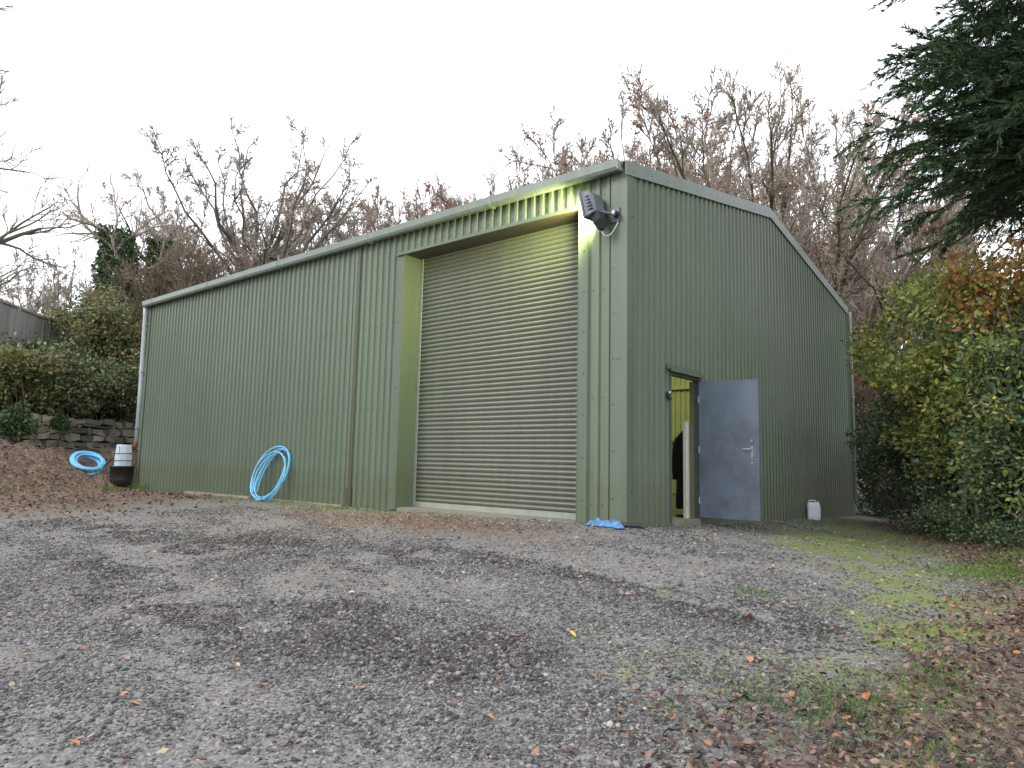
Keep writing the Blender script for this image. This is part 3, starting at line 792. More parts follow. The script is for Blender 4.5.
# jerry can by the gable
jx, jy = .18, 7.25; jz = float(gz(jx, jy))
j = thing('jerrycan', 'white translucent plastic jerrycan standing against the side wall', 'can', (jx, jy, jz-.01), math.radians(25))
mb = MB(); rings = []
for z, w, d, r in ((0, .118, .088, .03), (.012, .125, .095, .03), (.11, .127, .097, .03), (.13, .124, .094, .03), (.24, .127, .097, .03), (.30, .124, .094, .035), (.345, .108, .078, .04), (.358, .09, .06, .04)):
    ring = []
    for cx, cy, a0 in ((1, 1, 0), (-1, 1, 90), (-1, -1, 180), (1, -1, 270)):
        for a in (0, 30, 60, 90):
            t = math.radians(a0+a); ring.append((cx*(w-r)+r*math.cos(t), cy*(d-r)+r*math.sin(t), z))
    rings.append(ring)
mb.loft(rings); mb.build('container', [simple('milky_plastic', (.68, .74, .80), .35, var=.06)], j, True)
MB().tube([(-.08, 0, .35), (-.075, 0, .395), (-.03, 0, .40), (.035, 0, .40), (.05, 0, .36)], .014, 10).build('grip', [M['white']], j, True)
MB().tube([(.085, 0, .345), (.085, 0, .385)], .026, 14).build('cap', [M['white']], j, bevel=.002)

# water container on a black tub under the downpipe
wz = float(gz(-14.95, -.45))
w = thing('rain_container', 'white ribbed water container caught under the pale downpipe, held by dark straps', 'container', (-L-.26, -.30, wz+.42)); w.scale = (.82, .82, .95)
mb = MB(); rings = []
for z in np.linspace(-.38, .66, 22):
    k = 1-.12*sstep(.35, .68, z); ring = []
    for q in range(32):
        a = 2*PI*q/32; rr = .225*k*(1+.035*math.cos(a*8))
        ring.append((rr*math.copysign(abs(math.cos(a))**.6, math.cos(a)), rr*math.copysign(abs(math.sin(a))**.6, math.sin(a)), float(z)))
    rings.append(ring)
mb.loft(rings); mb.build('tank', [simple('pale_tank', (.52, .62, .76), .35, var=.06)], w, True)
mb = MB()
for z in (.22, .42):
    mb.tube([(.245*math.copysign(abs(math.cos(a))**.6, math.cos(a)), .245*math.copysign(abs(math.sin(a))**.6, math.sin(a)), z) for a in np.linspace(0, 2*PI, 33)], .009, 6)
mb.build('strap', [M['black']], w)
mb = MB()
for a in (-.9, -2.3): mb.tube([(.25*math.cos(a), .25*math.sin(a), -.1), (.25*math.cos(a), .25*math.sin(a), .62)], .008, 6)
mb.build('strap', [M['black']], w)
tb = MB()
rings = [[(r*math.cos(2*PI*q/28), r*math.sin(2*PI*q/28), z) for q in range(28)] for r, z in ((.31, 0), (.325, .18), (.335, .49), (.352, .49), (.352, .54), (.325, .54), (.30, .2), (.26, .03))]
tb.loft(rings); o = tb.build('tub', [M['black']], None, True); o.location = (-L-.26, -.30, wz-.02); o.scale = (.86, .86, .95)
tag(o, 'round black plastic tub under the white water container', 'tub')

# blue water pipe coils
def coil(n, a, b, r, seed, jitter=.035, thick=.06):
    rr = np.random.default_rng(seed); pts = []
    N = 44*n
    for i in range(N+1):
        t = 2*PI*i/44; k = i/44
        ph = rr.normal(0, .0) + .35*math.sin(k*2.1)
        ja = 1+jitter*math.sin(1.7*k+1.1)+jitter*.6*math.sin(3.1*k); jb = 1+jitter*math.cos(2.3*k)
        pts.append((a*ja*math.cos(t), b*jb*math.sin(t), thick*math.sin(1.9*k+.4*math.sin(t))+.012*math.sin(3*t+k)))
    return pts
pts = coil(6, .39, .54, .016, 1, .14, .07)
pts = pts + [(pts[-1][0]-.03, pts[-1][1]+.08, pts[-1][2]), (pts[-1][0]-.10, pts[-1][1]+.15, pts[-1][2]+.01)]
c1 = thing('pipe_coil', 'coil of bright blue water pipe leaning against the shed wall', 'pipe coil', (-8.05, -.22, float(gz(-8.2, -.3))+.52))
Rc = Matrix.Rotation(math.radians(-16), 4, 'X') @ Matrix.Rotation(math.radians(8), 4, 'Z') @ Matrix.Rotation(math.radians(20), 4, 'Y') @ Matrix.Rotation(math.radians(90), 4, 'X')
mb = MB().tube([tuple(Rc @ Vector(p)) for p in pts], .0135, 9); mb.build('blue_pipe', [M['blue']], c1, True)
navy = simple('navy_tie', (.02, .05, .2), .5)
for ang in (75, 250, 300):
    mb = MB()
    a = math.radians(ang); ctr = Vector((.39*math.cos(a), .54*math.sin(a), 0)); rad = Vector((math.cos(a), math.sin(a), 0)).normalized()
    mb.tube([tuple(Rc @ (ctr+rad*.062*math.cos(t)+Vector((0, 0, .075))*math.sin(t))) for t in np.linspace(0, 2*PI, 15)], .008, 6)
    mb.build('tie', [navy], c1)
p = at(88, 21.7)
c2 = thing('pipe_coil', 'small flat coil of blue pipe lying on the brown earth bank', 'pipe coil', (p[0], p[1], float(gz(p[0], p[1]))+.24))
Rb = Vector((.63, -.02, .77)).to_track_quat('Z', 'Y').to_matrix().to_4x4()
mb = MB()
for k in range(3):
    mb.tube([tuple(Rb @ Vector(q)) for q in coil(4, .36-.03*k, .36-.02*k, .02, 3+k, .10, .06+.01*k)], .024, 8)
mb.build('blue_pipe', [M['blue']], c2, True)
p2 = at(88, 21.8)
bh = thing('black_hose', 'thin black hose looped round the small blue coil on the bank', 'hose', (p2[0], p2[1], float(gz(p2[0], p2[1]))+.28))
q = [tuple(Rb @ Vector((.42*math.cos(t), .42*math.sin(t), .05+.02*math.sin(3*t)))) for t in np.linspace(-.2, 5.4, 34)]
e0 = np.array([-L-.55-p2[0], -.45-p2[1], -.25]); ce, se = 1.0, 0.0
e0 = (e0[0]*ce-e0[1]*se, e0[0]*se+e0[1]*ce, .05)
q = q + [(q[-1][0]*.6+e0[0]*.4, q[-1][1]*.6+e0[1]*.4, q[-1][2]+.05), e0]
MB().tube(q, .022, 8).build('hose_length', [M['black']], bh, True)

# crumpled blue plastic at the foot of the corner
def rag():
    n = 26; V = []; F = []
    for i in range(n):
        for k in range(n):
            u, v = i/(n-1), k/(n-1)
            x = (u-.5)*.62; yy = (v-.5)*.22
            z = .075*max(0, math.sin(PI*u)*math.sin(PI*v))**.5*(-.3+2.2*float(fbm(np.array([u*13.0]), np.array([v*6.0]), 77, 3)[0])) - .005
            V.append((x+.03*math.sin(v*9+u*5), yy+.03*math.sin(u*11), z))
    for i in range(n-1):
        for k in range(n-1): F.append((i*n+k, (i+1)*n+k, (i+1)*n+k+1, i*n+k+1))
    o = np_mesh('plastic_sheet', V, F, M['bluesheet'], smooth=True); o.location = (-.20, -.15, float(gz(-.2, -.15))+.01); o.rotation_euler = (0, 0, math.radians(-4))
    sd = o.modifiers.new('s', 'SOLIDIFY'); sd.thickness = .004
    tag(o, 'crumpled blue plastic trapped under the near corner of the shed', 'plastic')
    x = MB().tube([(-.10, -.05, .02), (.03, -.10, .035), (.12, -.05, .03), (.20, .03, .035), (.27, .0, .01)], [.03, .04, .022, .03, .012], 8)
    r2 = x.build('rubber_offcut', [M['rubber']], None, True); r2.location = (.02, -.05, float(gz(.1, -.05))+.0)
    tag(r2, 'scrap of black rubber at the foot of the shed corner', 'scrap')
rag()

# ------------------------------------------------------------------ dry stone wall
def stone_wall():
    st = NT('field_stone'); g = st.n('ShaderNodeNewGeometry')
    c = st.ramp(g.outputs['Random Per Island'], [(0, (.10, .095, .085)), (.4, (.20, .19, .165)), (.8, (.30, .28, .23)), (1, (.40, .37, .30))])
    m = st.ramp(st.noise(st.coord(), 2.5, 5, .7), [(.5, 0), (.7, .7)])
    c = st.mix(m, c, (.07, .075, .04)); st.col(c); st.set(Roughness=.9); st.bump(st.noise(st.coord(), 14, 5, .7), .8, .03)
    base = thing('stone_wall', 'low dry stone retaining wall under the left hedge', 'wall', (W1[0], W1[1], 0), math.atan2(WD[1], WD[0]))
    mb = MB(); r = np.random.default_rng(12)
    length = 9.5; z = .25
    while z < 1.72:
        hgt = r.uniform(.09, .22); x = -3.0
        while x < length:
            w_ = r.uniform(.13, .50); dd = r.uniform(-.04, .04)
            if not (z < .5 and r.uniform() < .1):
                x0, x1, z0, z1 = x+.012, x+w_-.012, z+.01, z+hgt-.01
                j = lambda s=.05: r.uniform(-s, s)
                y0 = -.12+dd if WN[0]*-math.sin(math.atan2(WD[1], WD[0])) > 0 else -.12+dd
                tw = r.uniform(-.025, .025)
                c8 = [(x0+j(), y0+j(.02), z0+j()), (x1+j(), y0+j(.02), z0+j()), (x1+j(), y0+.4, z0), (x0+j(), y0+.4, z0),
                      (x0+j(), y0+j(.02), z1+j()), (x1+j(), y0+j(.02), z1+j()), (x1, y0+.4, z1), (x0, y0+.4, z1)]
                k = len(mb.v); mb.v += c8
                for f in ((0,3,2,1),(4,5,6,7),(0,1,5,4),(1,2,6,5),(2,3,7,6),(3,0,4,7)): mb.f.append(tuple(k+i for i in f)); mb.m.append(0)
            x += w_
        z += hgt
    # local +y must point behind the wall
    yaxis = np.array([-WD[1], WD[0]])
    if np.dot(yaxis, WN) < 0: mb.v = [(x, -y, zz) for x, y, zz in mb.v]
    o = mb.build('stonework', [st.m], base, bevel=.03)
    fill = MB().box((-3, .02, .1), (length, .5, 1.62)); 
    if np.dot(yaxis, WN) < 0: fill.v = [(x, -y, zz) for x, y, zz in fill.v]
    fill.build('earth_core', [simple('dark_earth', (.03, .025, .02), .95)], base)
stone_wall()

# timber panel fence on top of the bank
def fence():
    a = at(-60, 23.8); b = at(105, 33.0)
    d = b-a; Lf = np.linalg.norm(d); zt = 5.30
    t = NT('grey_boards'); g = t.n('ShaderNodeNewGeometry')
    c = t.ramp(g.outputs['Random Per Island'], [(0, (.20, .195, .19)), (1, (.34, .335, .33))])
    c = t.mix(t.ramp(t.noise(t.coord(6, 6, .5), 1, 5, .7), [(.4, 0), (.7, .6)]), c, (.10, .095, .085)); t.col(c); t.set(Roughness=.85)
    f = thing('board_fence', 'tall grey vertical board fence above the left hedge', 'fence', (a[0], a[1], 0), math.atan2(d[1], d[0]))
    mb = MB(); x = 0; r = np.random.default_rng(4)
    while x < Lf:
        w_ = .30 if r.uniform() < .3 else .22
        mb.box((x, -.012+r.uniform(-.006, .006), 2.6), (x+w_-.018, .012, zt-.07+r.uniform(-.01, .01))); x += w_
    mb.build('boards', [t.m], f)
    MB().box((0, -.05, zt-.07), (Lf, .05, zt)).box((0, .012, 4.1), (Lf, .06, 4.2)).build('rail', [t.m], f)
    for x in np.arange(.4, Lf, 2.4):
        MB().box((x, -.07, 2.4), (x+.12, -.012, zt-.075)).build('post', [t.m], f)
fence()

# ------------------------------------------------------------------ vegetation
def segs_mesh(name, S, mat, parent, k):
    """S: list of (P0,P1,R0,R1) arrays"""
    P0 = np.concatenate([s[0] for s in S]); P1 = np.concatenate([s[1] for s in S]); R0 = np.concatenate([s[2] for s in S]); R1 = np.concatenate([s[3] for s in S])
    d = P1-P0; d /= np.linalg.norm(d, axis=1, keepdims=True)+1e-9
    a = np.where(np.abs(d[:, 2:3]) < .9, np.array([[0, 0, 1.0]]), np.array([[1.0, 0, 0]]))
    u = np.cross(d, a); u /= np.linalg.norm(u, axis=1, keepdims=True)+1e-9; v = np.cross(d, u)
    n = len(P0); V = np.zeros((n, 2*k, 3))
    for j in range(k):
        c, s = math.cos(2*PI*j/k), math.sin(2*PI*j/k); o = c*u+s*v
        V[:, j] = P0+o*R0[:, None]; V[:, k+j] = P1+d*R1[:, None]*.3+o*R1[:, None]
    F = np.array([(j, (j+1) % k, k+(j+1) % k, k+j) for j in range(k)])
    F = (F[None]+(np.arange(n)*2*k)[:, None, None]).reshape(-1, 4)
    return np_mesh(name, V.reshape(-1, 3), F, mat, parent, smooth=True)

def grow(P, D, Ln, R, nseg, wander, tropism, r, taper=.45, up=(0, 0, 1)):
    """grow all branches of one level together; returns segs and the node arrays"""
    up = np.array(up, float); n = len(P)
    nodes = [P]; dirs = [D]; rad = [R]; S = []
    for i in range(nseg):
        D = D + r.normal(0, wander, (n, 3)) + tropism*up
        D = D/np.linalg.norm(D, axis=1, keepdims=True)
        P1 = P + D*(Ln/nseg)[:, None]; f0 = 1-(1-taper)*i/nseg; f1 = 1-(1-taper)*(i+1)/nseg
        S.append((P, P1, R*f0, R*f1)); P = P1; nodes.append(P); dirs.append(D); rad.append(R*f1)
    return S, np.stack(nodes, 1), np.stack(dirs, 1), np.stack(rad, 1)
def spawn(nodes, dirs, rad, Ln, m, tmin, ang, lfac, rfac, r, flat=0.0, tip=True, tmax=1.0):
    n, k = nodes.shape[:2]; k -= 1
    t = r.uniform(tmin, tmax, (n, m))
    if tip: t[:, 0] = .999
    b = np.repeat(np.arange(n), m); t = t.ravel()
    i = np.minimum((t*k).astype(int), k-1); f = (t*k-i)[:, None]
    P = nodes[b, i]*(1-f)+nodes[b, i+1]*f; D = dirs[b, i+1]; Rr = rad[b, i]*(1-f[:, 0])+rad[b, i+1]*f[:, 0]
    a = np.arccos(r.uniform(math.cos(ang[1]), math.cos(ang[0]), len(b))) if isinstance(ang, tuple) else np.abs(r.normal(ang, ang*.35, len(b)))
    if tip: a[::m] *= .4
    if isinstance(ang, tuple): a = np.arccos(np.linspace(math.cos(ang[0]), math.cos(ang[1]), len(b)))
    q = r.normal(0, 1, (len(b), 3)); q[:, 2] *= (1-flat)
    side = q-D*np.sum(q*D, 1, keepdims=True); side /= np.linalg.norm(side, axis=1, keepdims=True)+1e-9
    D2 = D*np.cos(a)[:, None]+side*np.sin(a)[:, None]
    L2 = Ln[b]*lfac*(1.15-.55*t)*r.uniform(.65, 1.3, len(b))
    return P, D2, L2, Rr*rfac

def bare_tree(name, label, loc, seed, height=15, trunk_h=3.5, n1=7, spread=.75, r0=.38, levels=(5, 5, 5), leaf=None, nleaf=0, leafsize=.09, twigmat='twig', barkmat='bark', group='bare winter trees behind the shed', lean=(0, 0), wander=.16, trop=.10, flat=0., twig_r=.011, cat='tree', lvl_ang=.6, rotz=0, lf1=.62, lfs=(.56,.52,.50,.5,.5), whorl=.62, dome=None):
    r = np.random.default_rng(seed)
    t = thing(name, label, cat, loc, rotz, group)
    P = np.array([[0, 0, -.6]]); D = np.array([[lean[0], lean[1], 1.0]]); D /= np.linalg.norm(D)
    Ln = np.array([trunk_h*1.35+.6]); R = np.array([r0])
    S0, nd, dr_, rd = grow(P, D, Ln, R, 6, .05, .02, r, .62)
    # main limbs
    if dome:                                     # limbs arch out to tips spread over a broad rounded crown
        Rd, zt, drop = dome; k = np.arange(n1); rho = Rd*np.sqrt((k+.5)/n1)*r.uniform(.9, 1.08, n1); ph = k*2.39996+r.normal(0, .15, n1)
        tips = np.stack([rho*np.cos(ph), rho*np.sin(ph), zt-drop*(rho/Rd)**2.4+r.normal(0, .35, n1)], -1)
        t0 = np.clip(.92-.35*(rho/Rd)+r.normal(0, .08, n1), .4, .99)*6; ii = np.minimum(t0.astype(int), 5); ff = (t0-ii)[:, None]
        st = nd[0, ii]*(1-ff)+nd[0, ii+1]*ff; v = tips-st
        c1 = st+v*np.array([.46, .46, .44])+np.array([0, 0, -.25])
        K = 9; ns = []; wob = np.zeros((n1, 3))
        for q in range(K+1):
            u = q/K; wob = wob+r.normal(0, wander, (n1, 3))*np.linalg.norm(v, axis=1, keepdims=True)*.16
            ns.append((1-u)**2*st+2*u*(1-u)*c1+u*u*tips+wob*min(1, 2*u))
        nd = np.stack(ns, 1); dr_ = np.gradient(nd, axis=1); dr_ /= np.linalg.norm(dr_, axis=2, keepdims=True)
        R1 = r0*.40*r.uniform(.7, 1.1, n1); rd = R1[:, None]*(1-.86*np.linspace(0, 1, K+1)**.8)[None]
        S1 = [(nd[:, q], nd[:, q+1], rd[:, q], rd[:, q+1]) for q in range(K)]; L1 = np.linalg.norm(v, axis=1)*.60
    else:
        l1 = (height-trunk_h)*lf1
        P, D, _, Rr = spawn(nd, dr_, rd, Ln, n1, whorl, spread, 1, .62, r)
        L1 = l1*r.uniform(.75, 1.15, len(P))
        S1, nd, dr_, rd = grow(P, D, L1, Rr, 8, wander, trop, r, .35)
    big = S0+S1; fine = []
    Lc = L1
    mid = None
    for li, m in enumerate(levels):
        lf = lfs[li]; rf = ((.5, .55, .6, .6, .6) if dome else (.62, .58, .6, .6, .6))[li]
        P, D, L2, Rr = spawn(nd, dr_, rd, Lc, m, .22, lvl_ang*(1+.12*li), lf, rf, r, flat)
        Rr = np.maximum(Rr, twig_r if li == len(levels)-1 else twig_r*1.5)
        S, nd, dr_, rd = grow(P, D, L2, Rr, (6, 5, 4, 3, 2)[li], wander*(1.15+.15*li), trop*.8, r, .4)
        Lc = L2
        if li == 0: mid = S
        else: fine += S
    segs_mesh('trunk', big+mid, M[barkmat], t, 6)
    segs_mesh('crown', fine, M[twigmat], t, 3)
    if leaf:
        ends = nd[:, -1]; k = r.integers(0, len(ends), nleaf)
        kk = fbm(ends[k][:, 0]*.25+9, ends[k][:, 2]*.25+ends[k][:, 1]*.2, seed, 2) > .48
        Pp = ends[k][kk] + r.normal(0, .12, (kk.sum(), 3))
        V, F = inst(L4_V, L4_F, Pp, frames(r.normal(0, 1, Pp.shape), r), leafsize*r.uniform(.6, 1.3, len(Pp)))
        np_mesh('leaves', V, F, M[leaf], t)
    return t

def place(px, D, dz=0):
    p = at(px, D); return (p[0], p[1], float(gz(p[0], p[1]))+dz)

# the big spreading beech behind the gable
bare_tree('beech_tree', 'huge spreading bare beech fanning up behind the gable end', place(770, 27), 11, trunk_h=3.2, n1=46, r0=.44, levels=(17, 8, 5, 3), leaf='russet', nleaf=14000, leafsize=.085, wander=.09, trop=.035, barkmat='mossbark', group='bare beeches behind the gable', twig_r=.0118, rotz=.4, lfs=(.30, .42, .46, .55), lvl_ang=.5, dome=(9.2, 12.3, 4.2))
bare_tree('beech_tree', 'low spreading beech whose level boughs sweep past the far gable corner', place(905, 25.5), 23, trunk_h=2.4, n1=26, r0=.34, levels=(11, 8, 5, 2), leaf='russet', nleaf=3500, leafsize=.085, wander=.12, trop=.02, barkmat='mossbark', twigmat='twigdark', group='bare beeches behind the gable', flat=.3, twig_r=.011, lfs=(.36, .42, .46, .5), lvl_ang=.5, dome=(7.6, 7.8, 1.6))
bare_tree('oak_tree', 'wide bare oak with crooked limbs above the left half of the roof', place(250, 35), 5, trunk_h=4.5, n1=28, r0=.42, levels=(11, 7, 5, 3), leaf='russet', nleaf=2200, leafsize=.11, wander=.14, trop=.02, twig_r=.0135, lfs=(.30, .44, .46, .55), dome=(7.2, 12.2, 4.2))
T2 = bare_tree('ash_tree', 'slender bare ash right of the wide oak above the roof', place(372, 39), 31, trunk_h=5.5, n1=22, r0=.30, levels=(10, 7, 5, 3), twigmat='twig', wander=.10, trop=.07, twig_r=.017, lfs=(.32, .44, .46, .5), dome=(4.8, 13.8, 4.5))
T3 = bare_tree('beech_sapling', 'reddish twiggy beech just beyond the middle of the gutter', place(470, 48), 41, trunk_h=6, n1=30, r0=.34, levels=(11, 7, 5, 3), leaf='russet', nleaf=30000, leafsize=.13, wander=.10, trop=.06, twig_r=.021, group='tree line beyond the roof', lfs=(.34, .44, .46, .5), dome=(7.5, 17.0, 3.0))
for i, (px, D, s, rz, lab) in enumerate([
        (425, 52, .95, 1.2, 'reddish beech left of the middle of the gutter'),
        (535, 47, 1.10, 2.1, 'reddish beech rising beyond the lit part of the gutter'),
        (590, 44, 1.10, 4.4, 'tall reddish beech above the floodlight'),
        (645, 42, 1.14, 5.1, 'tall reddish beech above the near end of the verge'),
        (705, 41, 1.16, .4, 'tall reddish beech above the middle of the gable verge'),
        (320, 50, .85, 3.3, 'reddish beech between the oak and the ash'),
        (880, 38, .95, 3.9, 'reddish beech seen through the big beech on the right')]):
    p = place(px, D); dup(T3, p, rz, lab, 'tree line beyond the roof', s)
for i, (px, D, s, rz, lab) in enumerate([
        (165, 42, .80, 1.0, 'thin bare ash left of the wide oak'),
        (60, 62, .86, 2.5, 'distant rounded bare tree above the board fence'),
        (18, 66, .84, 4.0, 'distant bare tree at the left edge above the fence'),
        (118, 52, .70, 5.5, 'small distant bare tree between the two ivy covered trunks'),
        (975, 32, .6, 5.0, 'thin bare ash showing between hedge and dark conifer')]):
    p = place(px, D); dup(T2, (p[0], p[1], p[2]), rz, lab, 'thin ash trees further off', s)
# brown brush below the oak
B = bare_tree('hazel_thicket', 'brown twiggy thicket at the foot of the oak over the roof edge', place(205, 30), 51, height=8.2, trunk_h=.7, n1=14, spread=.55, r0=.14, levels=(7, 6, 5, 3), twigmat='twigdark', wander=.12, trop=.1, twig_r=.012, group='brown thickets behind the shed', leaf='amber', nleaf=700, leafsize=.1)
for px, D, s, rz, lab in [(165, 29, .93, 2, 'brown thicket above the left end of the gutter'), (262, 33, .98, 4, 'brown thicket right below the oak'), (330, 36, .9, 1, 'brown thicket left of the ash'), (868, 23, .62, 2.2, 'brown thicket beside the far gable corner'), (880, 29, .8, 3.2, 'brown thicket behind the far gable corner')]:
    dup(B, place(px, D), rz, lab, 'brown thickets behind the shed', s)
# tree just outside the left edge whose boughs reach in
bare_tree('ash_tree', 'pale bare tree at the left edge reaching boughs over the fence', place(-135, 17), 66, height=7.6, trunk_h=3.4, n1=11, spread=.95, r0=.20, levels=(6, 5, 5, 2), wander=.13, trop=.04, twig_r=.007, lf1=.9, group='bare winter trees at the left')

# leaf clouds
def leafy(name, label, loc, seed, rx, ry, hz, n, size, mat, group, clumps=26, stemr=.03, zmin=.05, cl_r=.5, cat='shrub', tri=L4_V, trif=L4_F, twigs=True, second=None, sag=.0, barkmat='bark', shell=.45):
    r = np.random.default_rng(seed)
    t = thing(name, label, cat, loc, 0, group)
    # clump centres through the volume, biased to the outside
    c = r.normal(0, 1, (clumps, 3)); c /= np.linalg.norm(c, axis=1, keepdims=True)
    c *= (r.uniform(0, 1, clumps)**shell)[:, None]
    c[:, 0] *= rx; c[:, 1] *= ry; c[:, 2] = (c[:, 2]*.5+.5)*(hz*(1-zmin))+hz*zmin
    cr = cl_r*r.uniform(.55, 1.25, clumps)
    k = r.choice(clumps, n, p=cr**2/np.sum(cr**2))
    o = r.normal(0, 1, (n, 3)); o /= np.linalg.norm(o, axis=1, keepdims=True); o *= (r.uniform(0, 1, n)**.5)[:, None]
    o[:, 2] *= .75
    P = c[k]+o*cr[k][:, None]
    P[:, 2] = np.maximum(P[:, 2], .03+r.uniform(0, .1, n))
    d = o*.8 + r.normal(0, .6, (n, 3)); d[:, 2] -= sag
    V, F = inst(tri, trif, P, frames(d, r), size*r.uniform(.55, 1.25, n))
    np_mesh('foliage', V, F, M[mat], t)
    if second:
        m2, n2 = second; k = r.choice(clumps, n2); o = r.normal(0, .5, (n2, 3)); P = c[k]+o*cr[k][:, None]
        V, F = inst(tri, trif, P, frames(r.normal(0, 1, (n2, 3)), r), size*r.uniform(.55, 1.25, n2)); np_mesh('coloured_leaves', V, F, M[m2], t)
    mb = MB()
    for i in range(min(clumps, 34)):
        b0 = np.array([r.normal(0, .12)*rx, r.normal(0, .12)*ry, -.15]); e = c[i]
        m1 = b0*.5+e*.5+np.array([r.normal(0, .1), r.normal(0, .1), .12*hz]); m0 = b0*.8+m1*.2+np.array([0, 0, .1*hz])
        mb.tube([b0, m0, m1, e], [stemr, stemr*.85, stemr*.55, stemr*.2], 5)
    mb.build('stems', [M[barkmat]], t, True)
    return t

HG = 'hedge shrubs above the stone wall'
def hp(px, D): return place(px, D, 0)
for i, (px, D, rx, ry, hz, n, size, mat, lab, sec) in enumerate([
    (8, 23.9, 1.3, 1.0, 1.9, 9000, .13, 'amber', 'yellowish shrub at the left end of the hedge', ('holly', 5000)),
    (45, 24.5, 1.5, 1.0, 1.7, 13000, .12, 'holly', 'dark green shrub second from the left in the hedge', None),
    (82, 25.1, 1.5, 1.1, 2.2, 14000, .12, 'holly', 'green shrub in the middle of the hedge above the blue coil', ('amber', 900)),
    (118, 26.2, 1.3, 1.2, 2.5, 11000, .12, 'holly', 'shrub with orange tinted leaves beside the pale downpipe', ('amber', 2600)),
    (78, 27.5, 2.0, 1.4, 3.6, 9000, .13, 'amber', 'taller olive shrub behind the hedge in front of the fence end', ('holly', 6000)),
    (30, 25.8, 1.6, .7, 1.2, 7000, .13, 'holly', 'bushy shrub directly in front of the board fence', ('bramble', 1500)),
    (128, 28, 1.7, 1.2, 3.6, 7000, .12, 'amber', 'thin brownish shrub behind the downpipe', ('holly', 2500))]):
    leafy('hedge_shrub', lab, hp(px, D), 100+i, rx, ry, hz, n, size, mat, HG, second=sec, clumps=30, cl_r=.55)
# undergrowth hanging over the wall top
for i, (px, D, lab) in enumerate([(14, 22.9, 'dark ivy clump spilling over the wall at its left end'), (48, 24.3, 'low ivy fringe on the wall top near its middle')]):
    p = at(px, D); leafy('ivy_clump', lab, (p[0], p[1], 1.25+.2*i), 130+i, .75, .35, .8-.35*i, 3200, .10, 'ivy', 'ivy on the stone wall', clumps=12, cl_r=.35, cat='ivy')
# ivy clad trunks
def ivy_trunk(px, D, ztop, rad, lab, seed, branches=True):
    p = at(px, D); z0 = float(gz(p[0], p[1])); r = np.random.default_rng(seed); h = ztop-z0
    t = thing('ivy_tree', lab, 'tree', (p[0], p[1], z0), 0, 'ivy covered trunks')
    lean = -.10
    MB().tube([(0, 0, -.4), (.1, 0, h*.4), (lean*h*.4, .1, h*.8), (lean*h, 0, h)], [.28, .22, .16, .08], 9).build('trunk', [M['bark']], t, True)
    n = 11000; u = r.uniform(0.02, 1, n)**.9; a = r.uniform(0, 2*PI, n)
    rr = rad*(.45+.75*fbm(a*1.2+5, u*7, seed, 3))*(1-.35*u)*r.uniform(.5, 1.1, n)
    P = np.stack([lean*h*u*u+rr*np.cos(a), rr*np.sin(a), u*h], -1)
    V, F = inst(L4_V, L4_F, P, frames(np.stack([np.cos(a), np.sin(a), r.normal(-.3, .5, n)], -1)+r.normal(0, .5, (n, 3)), r), .14*r.uniform(.6, 1.2, n))
    np_mesh('ivy', V, F, M['ivy'], t)
    if branches:
        m = 10; z = r.uniform(.6, 1, m)*h
        P = np.stack([lean*z*z/h, 0*z, z], -1); D_ = r.normal(0, 1, (m, 3)); D_[:, 2] = abs(D_[:, 2])*.8+.4; D_ /= np.linalg.norm(D_, axis=1, keepdims=True)
        Ln = r.uniform(1.6, 3.0, m)
        S, nd, dd, rd = grow(P, D_, Ln, np.full(m, .06), 6, .2, .06, r)
        P, D2, L2, R2 = spawn(nd, dd, rd, Ln, 6, .2, .6, .5, .5, r); S2, nd, dd, rd = grow(P, D2, L2, np.maximum(R2, .015), 5, .2, .06, r)
        P, D2, L3, R2 = spawn(nd, dd, rd, L2, 5, .2, .6, .5, .6, r); S3, *_ = grow(P, D2, L3, np.maximum(R2, .011), 3, .2, .05, r)
        segs_mesh('branches', S+S2+S3, M['twig'], t, 4)
ivy_trunk(104, 29, 9.2, 1.0, 'leaning ivy covered trunk left of the shed behind the hedge', 201)
ivy_trunk(150, 31, 9.6, .75, 'dark ivy covered trunk rising behind the left end of the gutter', 202)
ivy_trunk(262, 34.5, 10.5, .8, 'ivy covered trunk at the heart of the wide oak', 203, False)

